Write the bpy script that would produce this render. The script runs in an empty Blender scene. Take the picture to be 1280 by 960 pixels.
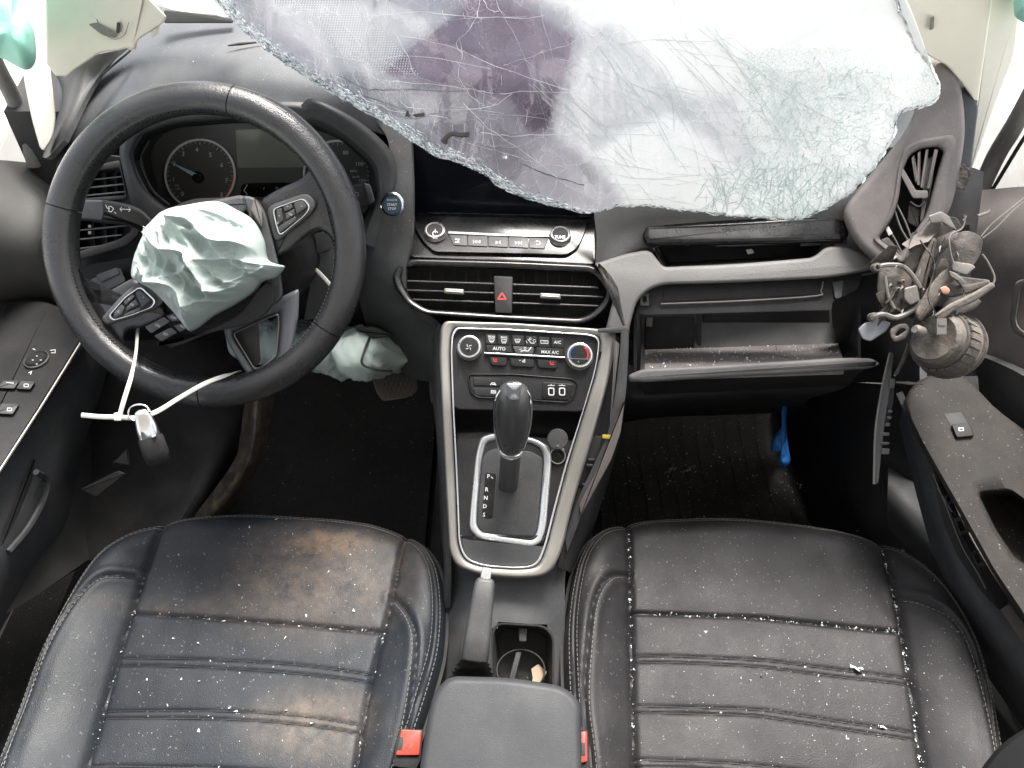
import bpy, math, random
import numpy as np
from mathutils import Vector, noise
random.seed(7); RNG = np.random.default_rng(11)
R = math.radians
S = bpy.context.scene
COL = S.collection
# ---------------------------------------------------------------- camera
CAMZ = 1.30; PITCH = 48.0; FPX = 931.0
cd = bpy.data.cameras.new('camera'); cam = bpy.data.objects.new('camera', cd); COL.objects.link(cam)
cam.location = (0, 0, CAMZ); cam.rotation_euler = (R(90 - PITCH), 0, 0)
cd.sensor_width = 36; cd.lens = 36 * FPX / 1280; cd.clip_start = .02; cd.clip_end = 2000
S.camera = cam
# ---------------------------------------------------------------- light
SUN_EL, SUN_AZ = 60, 18            # degrees; azimuth measured from +y towards +x
w = bpy.data.worlds.new('World'); S.world = w; w.use_nodes = True
nt = w.node_tree; bg = nt.nodes['Background']
sky = nt.nodes.new('ShaderNodeTexSky'); sky.sky_type = 'NISHITA'; sky.sun_disc = False
sky.sun_elevation = R(SUN_EL); sky.sun_rotation = R(SUN_AZ); sky.air_density = 1.0; sky.dust_density = 4.0; sky.ozone_density = .6
hs = nt.nodes.new('ShaderNodeHueSaturation'); hs.inputs['Saturation'].default_value = .30
nt.links.new(sky.outputs[0], hs.inputs['Color']); nt.links.new(hs.outputs[0], bg.inputs[0]); bg.inputs[1].default_value = .15
sl = bpy.data.lights.new('sun', 'SUN'); sl.energy = 4.2; sl.angle = R(24); sl.color = (1, .96, .90)
so = bpy.data.objects.new('sun', sl); COL.objects.link(so); so.location = (1, 2, 4)
dv = Vector((math.sin(R(SUN_AZ)) * math.cos(R(SUN_EL)), math.cos(R(SUN_AZ)) * math.cos(R(SUN_EL)), math.sin(R(SUN_EL))))
so.rotation_euler = dv.to_track_quat('Z', 'Y').to_euler()
S.view_settings.view_transform = 'Standard'; S.view_settings.look = 'None'
S.view_settings.exposure = 1.45; S.view_settings.gamma = 1
S.render.engine = 'CYCLES'
# ---------------------------------------------------------------- measuring: a point seen at a picture position, at a distance / height
CAM = np.array([0, 0, CAMZ]); cp, sp_ = math.cos(R(PITCH)), math.sin(R(PITCH))
FW = np.array([0, cp, -sp_]); UP = np.array([0, sp_, cp]); RT = np.array([1., 0, 0])
def ray(px, py): return FW + RT * ((px - 640) / FPX) + UP * ((480 - py) / FPX)
def V(px, py, d): return CAM + ray(px, py) * d
def dz(px, py, z): return (z - CAMZ) / ray(px, py)[2]
def dy(px, py, y): return y / ray(px, py)[1]
def dx(px, py, x): return x / ray(px, py)[0]
def Z(px, py, z): return (px, py, dz(px, py, z))
def Y(px, py, y): return (px, py, dy(px, py, y))
def X(px, py, x): return (px, py, dx(px, py, x))
class Plane:
    def __init__(s, a, b, c):
        a, b, c = (V(*q) for q in (a, b, c)); n = np.cross(b - a, c - a); n /= np.linalg.norm(n)
        if n @ (CAM - a) < 0: n = -n
        s.o, s.n = a, n
    def __call__(s, px, py, h=0):
        r = ray(px, py); t = ((s.o + s.n * h * .001 - CAM) @ s.n) / (r @ s.n); return CAM + r * t
class Depth:                       # a curved surface given by distance as a function of position
    def __init__(s, f): s.f = f
    def __call__(s, px, py, h=0): return V(px, py, s.f(px, py) - h * .001)
    n = -FW
def interp(xs, ys): return lambda v: float(np.interp(v, xs, ys))
# ---------------------------------------------------------------- curves
def cr(pts, k=6, closed=False):
    P = [np.array(p, float) for p in pts]; n = len(P); out = []
    rng = range(n if closed else n - 1)
    for i in rng:
        if closed: a, b, c, d = P[i - 1], P[i], P[(i + 1) % n], P[(i + 2) % n]
        else:
            b, c = P[i], P[i + 1]; a = P[i - 1] if i else 2 * b - c; d = P[i + 2] if i + 2 < n else 2 * c - b
        for j in range(k):
            t = j / k
            out.append(.5 * ((2 * b) + (c - a) * t + (2 * a - 5 * b + 4 * c - d) * t * t + (3 * b - a - 3 * c + d) * t ** 3))
    if not closed: out.append(P[-1])
    return out
def rp(pts, r=6, k=4):             # polygon with rounded corners
    P = [np.array(p[:2], float) for p in pts]; n = len(P); out = []
    for i in range(n):
        a, b, c = P[i - 1], P[i], P[(i + 1) % n]; rr = pts[i][2] if len(pts[i]) > 2 else r
        u = a - b; v = c - b; lu, lv = np.linalg.norm(u), np.linalg.norm(v); q = min(rr, lu * .48, lv * .48)
        p0, p1 = b + u / lu * q, b + v / lv * q
        for j in range(k + 1):
            t = j / k; out.append((1 - t) ** 2 * p0 + 2 * t * (1 - t) * b + t * t * p1)
    return out
def circ(cx, cy, rx, ry=None, n=32, a0=0): 
    ry = ry or rx
    return [np.array([cx + rx * math.cos(a0 + 2 * math.pi * i / n), cy + ry * math.sin(a0 + 2 * math.pi * i / n)]) for i in range(n)]
def inset(pts, e):                 # pts 2D closed
    P = np.array(pts)[:, :2]; area = np.sum(P[:, 0] * np.roll(P[:, 1], -1) - np.roll(P[:, 0], -1) * P[:, 1])
    t = np.roll(P, -1, 0) - np.roll(P, 1, 0); t /= (np.linalg.norm(t, axis=1)[:, None] + 1e-9)
    n = np.stack([-t[:, 1], t[:, 0]], 1) * (1 if area > 0 else -1)
    return P + n * e
def inpoly(x, y, P):
    c = False; j = len(P) - 1
    for i in range(len(P)):
        if (P[i][1] > y) != (P[j][1] > y) and x < (P[j][0] - P[i][0]) * (y - P[i][1]) / (P[j][1] - P[i][1] + 1e-9) + P[i][0]: c = not c
        j = i
    return c
def byang(pts, c, n=96):           # resample a loop by angle round c
    P = np.array([q[:2] for q in pts]); out = []
    for i in range(n):
        a = 2 * math.pi * i / n; d = np.array([math.cos(a), math.sin(a)]); best = None
        for p, q in zip(P, np.roll(P, -1, 0)):
            e = q - p; den = d[0] * e[1] - d[1] * e[0]
            if abs(den) < 1e-9: continue
            w_ = p - c; t = (w_[0] * e[1] - w_[1] * e[0]) / den; u_ = (w_[0] * d[1] - w_[1] * d[0]) / den
            if t > 0 and -1e-6 <= u_ <= 1 + 1e-6 and (best is None or t > best): best = t
        out.append(c + d * (best or 1))
    return np.array(out)
# ---------------------------------------------------------------- mesh builder
class MB:
    def __init__(s): s.v = []; s.f = []
    def add(s, v, f):
        o = len(s.v); s.v += [tuple(map(float, q)) for q in v]; s.f += [tuple(i + o for i in q) for q in f]; return s
    def rings(s, rs, cap0=True, cap1=True, closed=True):
        n = len(rs[0]); v = [p for r in rs for p in r]; f = []
        for i in range(len(rs) - 1):
            for j in range(n if closed else n - 1):
                a = i * n + j; b = i * n + (j + 1) % n; f.append((a, b, b + n, a + n))
        if cap0: f.append(tuple(range(n))[::-1])
        if cap1: f.append(tuple((len(rs) - 1) * n + j for j in range(n)))
        return s.add(v, f)
    def slab(s, out, m, th=6, bev=1.5, h=0, k=3, dome=0):   # plate: outline in picture px, heights in mm
        P = np.array([q[:2] for q in out], float); rs = [[m(x, y, h - th) for x, y in P], [m(x, y, h - bev) for x, y in P]]
        for i in range(1, k + 1):
            a = math.pi / 2 * i / k; Q = inset(P, bev * (1 - math.cos(a))); hh = h - bev * (1 - math.sin(a))
            rs.append([m(x, y, hh) for x, y in Q])
        if dome:
            c = P.mean(0)
            for t in (.75, .5, .25, .04): rs.append([m(*(c + (q - c) * t), h + dome * (1 - t * t)) for q in inset(P, bev)])
        return s.rings(rs)
    def frame(s, out, inn, m, th=6, h=0, crown=2, k=6, hin=None):      # ring between two matching outlines
        O = np.array([q[:2] for q in out], float); I = np.array([q[:2] for q in inn], float); hin = h if hin is None else hin
        rs = [[m(x, y, h - th) for x, y in O]]
        for i in range(k + 1):
            t = i / k; e = crown * (1 - (2 * t - 1) ** 4); Q = O * (1 - t) + I * t
            rs.append([m(x, y, h * (1 - t) + hin * t + e - crown) for x, y in Q])
        rs.append([m(x, y, hin - th) for x, y in I]); rs.append(rs[0])
        return s.rings(rs, False, False)
    def cut(s, poly):                          # open a hole where a polygon of the picture falls
        P = np.array(s.v) - CAM; d = P @ FW; X_, Y_ = 640 + FPX * P[:, 0] / d, 480 - FPX * (P @ UP) / d
        s.f = [f for f in s.f if not inpoly(X_[list(f)].mean(), Y_[list(f)].mean(), poly)]; return s
    def holed(s, out, hole, c, m, th=20, bev=8, h=0, hh=None):   # plate with a hole; both outlines star-shaped round c
        c = np.array(c, float); O, H = byang(out, c), byang(hole, c); rs = [[m(x, y, h - th) for x, y in O], [m(x, y, h - bev) for x, y in O]]
        for i in range(1, 7):
            a = math.pi / 2 * i / 6; Q = c + (O - c) * (1 - bev * (1 - math.cos(a)) / np.linalg.norm(O - c, axis=1))[:, None]; rs.append([m(x, y, h - bev * (1 - math.sin(a))) for x, y in Q])
        for t in np.linspace(.15, 1, 7): rs.append([m(x, y, h) for x, y in Q * (1 - t) + H * t])
        rs.append([m(x, y, h - th) for x, y in H]); rs.append(rs[0]); return s.rings(rs, False, False)
    def well(s, out, inn, m, depth, h=0, cap=True):      # recess walls and bottom
        O = np.array([q[:2] for q in out], float); I = np.array([q[:2] for q in inn], float)
        return s.rings([[m(x, y, h) for x, y in O], [m(*((o + i) / 2), h - depth * .6) for o, i in zip(O, I)], [m(x, y, h - depth) for x, y in I]], False, cap)
    def tube(s, pts, r, n=8, flat=1.0, up=None, cap=True):
        P = [np.array(p, float) for p in pts]; rr = r if hasattr(r, '__len__') else [r] * len(P); rs = []
        ref = np.array(up if up is not None else (0.13, -.5, .86), float)
        for i, p in enumerate(P):
            t = P[min(i + 1, len(P) - 1)] - P[max(i - 1, 0)]; t /= np.linalg.norm(t) + 1e-12
            a = np.cross(t, ref); a /= np.linalg.norm(a) + 1e-12; b = np.cross(a, t)
            rs.append([p + rr[i] * (math.cos(2 * math.pi * j / n) * a + flat * math.sin(2 * math.pi * j / n) * b) for j in range(n)])
        return s.rings(rs, cap, cap)
    def lathe(s, c, ax, prof, n=32, ux=None, cap=True):      # prof: (radius, height) in metres
        ax = np.array(ax, float); ax /= np.linalg.norm(ax); u = np.cross(ax, (.1, .2, 1.)) if ux is None else np.array(ux, float)
        u /= np.linalg.norm(u); v = np.cross(ax, u)
        rs = [[np.array(c) + ax * h + r * (math.cos(2 * math.pi * j / n) * u + math.sin(2 * math.pi * j / n) * v) for j in range(n)] for r, h in prof]
        return s.rings(rs, cap, cap)
    def box(s, c, hx, hy, hz):
        c = np.array(c, float); hx, hy, hz = map(lambda q: np.array(q, float), (hx, hy, hz))
        v = [c + a * hx + b * hy + d * hz for a in (-1, 1) for b in (-1, 1) for d in (-1, 1)]
        return s.add(v, [(0, 1, 3, 2), (4, 6, 7, 5), (0, 4, 5, 1), (2, 3, 7, 6), (0, 2, 6, 4), (1, 5, 7, 3)])
    def grid(s, G, th=.006, disp=None):            # G: array rows x cols x 3; closed sheet of thickness th
        G = np.array(G, float); nr, nc = G.shape[:2]
        du = np.gradient(G, axis=1); dv_ = np.gradient(G, axis=0); N = np.cross(du, dv_); N /= (np.linalg.norm(N, axis=2)[..., None] + 1e-12)
        if np.sum(N * (CAM - G)) < 0: N = -N
        if disp is not None: G = G + N * disp[..., None]
        s.N = N; s.G = G
        B = G - N * th; v = list(G.reshape(-1, 3)) + list(B.reshape(-1, 3)); o = nr * nc; f = []
        for i in range(nr - 1):
            for j in range(nc - 1):
                a = i * nc + j; f.append((a, a + 1, a + nc + 1, a + nc)); f.append((o + a, o + a + nc, o + a + nc + 1, o + a + 1))
        for j in range(nc - 1):
            f.append((j, o + j, o + j + 1, j + 1)); a = (nr - 1) * nc + j; f.append((a, a + 1, o + a + 1, o + a))
        for i in range(nr - 1):
            a = i * nc; f.append((a, a + nc, o + a + nc, o + a)); a = i * nc + nc - 1; f.append((a, o + a, o + a + nc, a + nc))
        return s.add(v, f)
    def strip(s, A, B, m, th=4, h=0, crown=1.5, k=4, sub=5):      # long band between two matching edges
        A, B = cr(A, sub), cr(B, sub); rs = []
        for a_, b_ in zip(A, B):
            q = [m(*a_, h - th)] + [m(*(a_ * (1 - t) + b_ * t), h - crown * (2 * t - 1) ** 2) for t in np.linspace(0, 1, k + 1)] + [m(*b_, h - th)]; rs.append(q)
        return s.rings(rs)
    def patch(s, rows, k=8, th=.006, disp=None):   # rows of (px,py,d) control points
        A = [cr([V(*q) for q in r], k) for r in rows]; n = len(A[0])
        Gc = [cr([a[j] for a in A], k) for j in range(n)]
        G = np.array(Gc).transpose(1, 0, 2)
        if disp: disp = disp(G)
        return s.grid(G, th, disp)
    def line(s, pts, m, wd=1.0, h=.25):            # flat printed line, width px
        P = [np.array(p, float) for p in pts]
        for a, b in zip(P, P[1:]):
            t = b - a; l = np.linalg.norm(t)
            if l < 1e-6: continue
            n = np.array([-t[1], t[0]]) / l * wd / 2; t = t / l * wd * .2
            s.add([m(*(a - t + n), h), m(*(b + t + n), h), m(*(b + t - n), h), m(*(a - t - n), h)], [(0, 1, 2, 3)])
        return s
    def text(s, st, px, py, size, m, h=.25, rot=0, bold=.0):
        c = bpy.data.curves.new('t', 'FONT'); c.body = st; c.size = 1; c.align_x = 'CENTER'; c.align_y = 'CENTER'; c.resolution_u = 2; c.offset = bold
        o = bpy.data.objects.new('t', c); me = bpy.data.meshes.new_from_object(o)
        ca, sa = math.cos(R(rot)), math.sin(R(rot)); k = size / .7
        s.add([m(px + k * (ca * q.co.x + sa * q.co.y), py + k * (sa * q.co.x - ca * q.co.y), h) for q in me.vertices], [tuple(p.vertices) for p in me.polygons])
        bpy.data.objects.remove(o); bpy.data.curves.remove(c); bpy.data.meshes.remove(me); return s
    def chunk(s, c, r, n=None):                    # a little glass crumb
        c = np.array(c); q = RNG.normal(size=(4, 3)); q /= np.linalg.norm(q, axis=1)[:, None]
        v = c + q * r * RNG.uniform(.5, 1.2, (4, 1)); return s.add(v, [(0, 1, 2), (0, 3, 1), (0, 2, 3), (1, 3, 2)])
# ---------------------------------------------------------------- objects
def origin_of(o): return np.array(o['_w']) if o is not None else np.zeros(3)
def thing(name, label, cat, loc, group=None):
    o = bpy.data.objects.new(name, None); COL.objects.link(o); o.location = tuple(map(float, loc)); o.empty_display_size = .05
    o['_w'] = tuple(map(float, loc)); o['label'] = label; o['category'] = cat
    if group: o['group'] = group
    return o
def obj(name, mb, mat, parent=None, label=None, cat=None, kind=None, group=None, angle=35, flat=False):
    v = np.array(mb.v); c = (v.min(0) + v.max(0)) / 2
    if parent is None: c[2] = v[:, 2].min()
    me = bpy.data.meshes.new(name); me.from_pydata([tuple(q) for q in (v - c)], [], mb.f); me.validate(); me.update()
    me.materials.append(mat)
    if not flat: me.shade_smooth(); me.set_sharp_from_angle(angle=R(angle))
    o = bpy.data.objects.new(name, me); COL.objects.link(o)
    o['_w'] = tuple(map(float, c)); o.location = tuple(c - origin_of(parent)); o.parent = parent
    if label: o['label'] = label
    if cat: o['category'] = cat
    if kind: o['kind'] = kind
    if group: o['group'] = group
    return o
def normals_out(o):
    import bmesh
    b = bmesh.new(); b.from_mesh(o.data); bmesh.ops.recalc_face_normals(b, faces=b.faces); b.to_mesh(o.data); b.free()
# ---------------------------------------------------------------- materials
def mat(name, col, rough=.5, metal=0, bump=0, bscale=900, dust=0, dcol=(.33, .29, .25), dscale=18, spec=.5, coat=0, var=.25, wr=0, wscale=90, fleck=0, extra=None):
    m = bpy.data.materials.new(name); m.use_nodes = True; n = m.node_tree; b = n.nodes['Principled BSDF']; L = n.links.new
    tc = n.nodes.new('ShaderNodeTexCoord'); geo = n.nodes.new('ShaderNodeNewGeometry')
    P = geo.outputs['Position']
    def nz(sc, det=3, rg=.6):
        t = n.nodes.new('ShaderNodeTexNoise'); t.inputs['Scale'].default_value = sc; t.inputs['Detail'].default_value = det; t.inputs['Roughness'].default_value = rg; L(P, t.inputs['Vector']); return t.outputs['Fac']
    def ramp(i, lo, hi, a=0, c=1):
        t = n.nodes.new('ShaderNodeMapRange'); L(i, t.inputs[0]); t.inputs[1].default_value = lo; t.inputs[2].default_value = hi; t.inputs[3].default_value = a; t.inputs[4].default_value = c; return t.outputs[0]
    def mix(f, a, c):
        t = n.nodes.new('ShaderNodeMix'); t.data_type = 'RGBA'; L(f, t.inputs['Factor'])
        for s_, q in ((t.inputs[6], a), (t.inputs[7], c)):
            if isinstance(q, tuple): s_.default_value = (*q, 1)
            else: L(q, s_)
        return t.outputs[2]
    c1 = mix(ramp(nz(7, 4), .3, .7), tuple(q * (1 - var) for q in col), tuple(min(1, q * (1 + var)) for q in col))
    if dust:
        f = ramp(nz(dscale, 6, .7), .42, .75, 0, dust)
        c1 = mix(f, c1, dcol)
        sk = ramp(nz(420, 2, .8), .66, .72, 0, min(1, dust * 2)); c1 = mix(sk, c1, tuple(min(1, q * 1.3) for q in dcol))
    if fleck:
        sk = ramp(nz(260, 1, .5), .72, .74, 0, fleck); c1 = mix(sk, c1, (.6, .6, .58))
    if extra: c1 = extra(n, L, P, nz, ramp, mix, c1)
    L(c1, b.inputs['Base Color'])
    L(ramp(nz(14, 5), .3, .7, max(0, rough - .08), min(1, rough + .1 + dust * .25)), b.inputs['Roughness'])
    b.inputs['Metallic'].default_value = metal; b.inputs['Specular IOR Level'].default_value = spec
    if coat: b.inputs['Coat Weight'].default_value = coat; b.inputs['Coat Roughness'].default_value = .08
    if bump or wr:
        last = None
        if wr:
            v = n.nodes.new('ShaderNodeTexNoise'); v.inputs['Scale'].default_value = wscale; v.inputs['Detail'].default_value = 5; L(P, v.inputs['Vector'])
            q = n.nodes.new('ShaderNodeBump'); q.inputs['Strength'].default_value = wr; q.inputs['Distance'].default_value = .004; L(v.outputs['Fac'], q.inputs['Height']); last = q
        if bump:
            v = n.nodes.new('ShaderNodeTexVoronoi'); v.inputs['Scale'].default_value = bscale; L(P, v.inputs['Vector'])
            q = n.nodes.new('ShaderNodeBump'); q.inputs['Strength'].default_value = bump; q.inputs['Distance'].default_value = .0012; L(v.outputs['Distance'], q.inputs['Height'])
            if last: L(last.outputs[0], q.inputs['Normal'])
            last = q
        L(last.outputs[0], b.inputs['Normal'])
    return m
M = {}
M['dash'] = mat('dash_plastic', (.040, .042, .045), .52, bump=.2, dust=.10)
M['pad'] = mat('soft_pad_plastic', (.105, .103, .102), .55, bump=.3, dust=.12, dscale=12)
M['dashtop'] = mat('dash_top_plastic', (.066, .072, .079), .5, bump=.2, dust=.14, dscale=9)
M['dusty'] = mat('dusty_grey_plastic', (.12, .107, .103), .6, bump=.3, dust=.25, dcol=(.30, .26, .24))
M['black'] = mat('black_plastic', (.017, .017, .018), .62, bump=.2, dust=.04, spec=.22)
M['deep'] = mat('dark_plastic', (.018, .018, .018), .7, dust=.03)
M['gloss'] = mat('gloss_black', (.008, .008, .009), .2, spec=.35, coat=.0, dust=.05, dscale=30)
M['screen'] = mat('screen_glass', (.004, .005, .008), .10, spec=.12, dust=.015)
M['silver'] = mat('satin_silver', (.33, .315, .29), .34, metal=.7, bump=.05, dust=.08, var=.08)
M['bright'] = mat('bright_silver', (.72, .73, .74), .25, metal=.85, var=.05)
M['chrome'] = mat('chrome', (.8, .8, .82), .12, metal=1, var=.03)
M['leather'] = mat('wheel_leather', (.022, .022, .023), .29, bump=.28, bscale=750, var=.15, wr=.12, coat=.2)
M['tab'] = mat('tab_grey', (.13, .125, .12), .35, metal=.3)
M['cream'] = mat('cream_trim', (.62, .60, .53), .55, bump=.1, dust=.08, var=.04)
M['creamg'] = mat('grey_green_trim', (.66, .63, .54), .55, bump=.1, dust=.05, var=.04)
M['cloth'] = mat('airbag_cloth', (.34, .40, .38), .85, bump=.2, bscale=1300, var=.08, wr=.3, wscale=55)
M['mint'] = mat('mint_cloth', (.26, .55, .45), .8, bump=.2, var=.12)
M['white'] = mat('white_nylon', (.52, .52, .48), .4, var=.04)
M['print'] = mat('white_print', (.62, .63, .63), .6, var=.02)
M['printdim'] = mat('grey_print', (.30, .31, .31), .6, var=.02)
M['ringw'] = mat('pale_ring', (.75, .75, .73), .4, var=.02)
M['red'] = mat('red_plastic', (.62, .045, .03), .42, var=.12)
M['redprint'] = mat('red_print', (.6, .03, .03), .5, var=.02)
M['blueprint'] = mat('blue_print', (.03, .14, .35), .5, var=.02)
M['carpet'] = mat('carpet', (.026, .026, .026), .95, bump=1.0, bscale=500, dust=.05, fleck=.25, spec=.2)
M['mat'] = mat('rubber_mat', (.036, .036, .036), .62, bump=.5, bscale=700, dust=.04, fleck=.2, spec=.35)
M['matr'] = mat('dirty_mat', (.042, .039, .036), .75, bump=.6, bscale=500, dust=.14, dcol=(.12, .10, .085), fleck=.4, spec=.3)
M['seal'] = mat('grey_weatherstrip', (.15, .145, .135), .7, bump=.4, bscale=300, dust=.15)
M['display'] = mat('lcd_display', (.22, .24, .20), .22, var=.1)
M['dial'] = mat('dial_face', (.085, .085, .082), .5, var=.1)
M['wreck'] = mat('dirty_broken_plastic', (.085, .075, .066), .6, bump=.3, dust=.5, dcol=(.21, .175, .14), dscale=40, wr=.6)
M['wreckd'] = mat('dark_broken_plastic', (.040, .036, .033), .6, bump=.3, dust=.35, dcol=(.18, .14, .11), dscale=30, wr=.4)
M['wreckl'] = mat('pale_broken_plastic', (.115, .108, .10), .5, dust=.3, dscale=30)
M['blue'] = mat('blue_cloth', (.02, .16, .52), .6, wr=.5, wscale=60)
M['yellow'] = mat('yellow_tape', (.55, .40, .04), .5)
M['leaf'] = mat('dry_leaf', (.45, .34, .24), .8)
M['thread'] = mat('pale_thread', (.15, .147, .135), .7)
M['threadd'] = mat('dark_thread', (.008, .008, .009), .7)
M['pedal'] = mat('pedal_rubber', (.13, .115, .10), .7, dust=.3, dcol=(.16, .13, .10))
M['ground'] = mat('pale_concrete', (.62, .61, .58), .9, var=.08)
M['paint'] = mat('car_paint', (.60, .60, .60), .3, coat=.5, var=.03)
M['dust_highlight'] = mat('gold_dust_highlight', (.025, .023, .022), .38, bump=.4, bscale=600, dust=.28, dcol=(.42, .31, .19), dscale=70)  # gold colour holds both the dust and the bright highlight along the edge
def stain(n, L, P, nz, ramp, mix, c1):
    # mud smears on the front of the driver's cushion and two further back
    def blob(cx, cy, rx, ry):
        s_ = n.nodes.new('ShaderNodeVectorMath'); s_.operation = 'SUBTRACT'; L(P, s_.inputs[0]); s_.inputs[1].default_value = (cx, cy, 0)
        t = n.nodes.new('ShaderNodeVectorMath'); t.operation = 'MULTIPLY'; L(s_.outputs[0], t.inputs[0]); t.inputs[1].default_value = (1 / rx, 1 / ry, 0)
        l = n.nodes.new('ShaderNodeVectorMath'); l.operation = 'LENGTH'; L(t.outputs[0], l.inputs[0]); return ramp(l.outputs['Value'], .3, 1.15, 1, 0)
    def mul(a, b_):
        t = n.nodes.new('ShaderNodeMath'); t.operation = 'MULTIPLY'; L(a, t.inputs[0]); L(b_, t.inputs[1]); return t.outputs[0]
    g = ramp(nz(34, 10, .82), .34, .68)
    a = V(395, 700, .98); c1 = mix(mul(mul(blob(a[0], a[1], .15, .10), g), ramp(nz(3), 0, 1, .8, .8)), c1, (.14, .11, .088))
    a = V(405, 668, 1.02); c1 = mix(mul(blob(a[0], a[1], .06, .022), g), c1, (.20, .13, .08))
    a = V(390, 905, .88); c1 = mix(mul(mul(blob(a[0], a[1], .085, .05), g), ramp(nz(3), 0, 1, .9, .9)), c1, (.13, .105, .085))
    a = V(230, 745, .95); c1 = mix(mul(blob(a[0], a[1], .16, .018), ramp(nz(40, 5), .35, .7, .1, .6)), c1, (.08, .066, .054))
    return c1
M['seatD'] = mat('seat_leather_stained', (.0115, .0145, .019), .50, spec=.3, bump=.25, bscale=900, var=.2, dust=.03, fleck=.12, wr=.10, wscale=22, extra=stain)
M['seatP'] = mat('seat_leather', (.0135, .0130, .0145), .52, spec=.3, bump=.25, bscale=900, var=.2, dust=.03, fleck=.12, wr=.10, wscale=22)
M['armrest'] = mat('armrest_vinyl', (.027, .029, .033), .55, spec=.3, bump=.12, bscale=900, var=.08, dust=.04)
def glassy(name, col, rough, alpha=0):
    m = bpy.data.materials.new(name); m.use_nodes = True; b = m.node_tree.nodes['Principled BSDF']
    b.inputs['Base Color'].default_value = (*col, 1); b.inputs['Roughness'].default_value = rough; b.inputs['Transmission Weight'].default_value = alpha; b.inputs['IOR'].default_value = 1.45
    return m
M['crumb'] = glassy('glass_crumb', (.82, .90, .88), .25, .25)
# ================================================================= SETTING
g = MB(); g.add([(-400, -400, -.45), (400, -400, -.45), (400, 400, -.45), (-400, 400, -.45)], [(0, 1, 2, 3)])
obj('ground', g, M['ground'], kind='structure')
g = MB(); g.box((0, .0, -.02), (.96, 0, 0), (0, 1.35, 0), (0, 0, .02)); obj('floor', g, M['carpet'], kind='structure')
# toe board and firewall
g = MB(); xs = np.linspace(-.74, .74, 30); prof = [(1.02, .0), (1.12, .02), (1.22, .12), (1.30, .25), (1.34, .45), (1.35, .72)]
G = np.array([[(x, y, z) for x in xs] for y, z in [tuple(q) for q in cr(prof, 4)]]); g.grid(G, .02)
obj('firewall', g, M['carpet'], kind='structure')
# tunnel under the console
g = MB(); sec = cr([(-.16, -.01), (-.14, .16), (-.11, .30), (0, .325), (.11, .30), (.14, .16), (.16, -.01)], 5)
g.grid(np.array([[(q[0], y, q[1]) for q in sec] for y in np.linspace(-.3, 1.3, 20)]), .01)
obj('floor_tunnel', g, M['carpet'], kind='structure')
# sills
for sx in (-1, 1):
    g = MB(); sec = cr([(.60, -.01), (.61, .10), (.66, .15), (.74, .15)], 5)
    g.grid(np.array([[(sx * q[0], y, q[1]) for q in sec] for y in np.linspace(-.4, 1.1, 16)]), .01)
    obj('door_sill', g, M['black'], kind='structure')

# roof with its headliner, behind the windshield header; unseen, put in to block overhead light
g = MB(); g.grid(np.array([[(x, y, 1.53 + .035 * (1 - (x / .62) ** 2) - .03 * max(0, y - .1)) for x in np.linspace(-.62, .62, 20)] for y in np.linspace(-1.5, .42, 24)]), .03)
rf = obj('car_roof', g, M['cream'], label='cream headliner and roof above the seats, out of the frame', cat='roof')
for sx, nm in ((-1, 'left'), (1, 'right')):  # unseen rear cabin sides, added to cut the light from behind
    g = MB(); g.grid(np.array([[(sx * x, y, z) for y in np.linspace(-1.5, -.28, 10)] for x, z in ((.80, .86), (.76, .84), (.72, .6), (.72, .0))]), .02); obj('rear_side_panel', g, M['black'], label='dark inner side panel behind the %s front door, out of the frame' % nm, cat='side panel')
    g = MB(); g.tube([(sx * .70, -.22, 1.50), (sx * .76, -.24, 1.1), (sx * .78, -.26, .8)], .05, 10); obj('centre_pillar', g, M['creamg'], label='%s centre pillar behind the front door, out of the frame' % nm, cat='pillar')
g = MB(); g.grid(np.array([[(x, y, z) for x in np.linspace(-.7, .7, 8)] for y, z in ((-.55, .42), (-.95, .38), (-1.05, .6), (-1.2, 1.0))]), .06); obj('rear_bench', g, M['black'], label='dark rear bench seat behind the front seats, out of the frame', cat='rear seat')  # unseen bench, added dark to hold back light from behind
# ================================================================= FLOOR MATS
def ribbed(c0, c1, z, name, label, m, n=15, rr_=.0022):
    root = thing(name, label, 'floor mat', ((c0[0] + c1[0]) / 2, (c0[1] + c1[1]) / 2, z))
    b = MB(); xs = np.linspace(c0[0], c1[0], 60); ys = np.linspace(c0[1], c1[1], 50)
    G = np.array([[(x, y, z + .006 + max(0, (y - .98)) ** 1.4 * 1.6 + .004 * noise.noise((x * 9, y * 9, 2))) for x in xs] for y in ys]); b.grid(G, .005)
    obj('mat_base', b, m, root)
    for i in range(n):
        x = c0[0] + .03 + (c1[0] - c0[0] - .06) * i / (n - 1); b = MB()
        ys2 = np.linspace(c0[1] + .03, c1[1] - .03, 12)
        b.tube([(x, y, z + .008 + max(0, (y - .98)) ** 1.4 * 1.6 + .004 * noise.noise((x * 9, y * 9, 2))) for y in ys2], rr_ , 6)
        obj('rib', b, m, root)
ribbed((-.57, .45), (-.17, 1.18), .004, 'driver_floor_mat', 'plain black rubber mat in the footwell below the steering wheel', M['mat'], 7, .0003)
ribbed((.18, .45), (.56, 1.16), .004, 'passenger_floor_mat', 'dirty brown-black ribbed mat in the footwell below the open glove box', M['matr'], 11, .0009)

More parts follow.
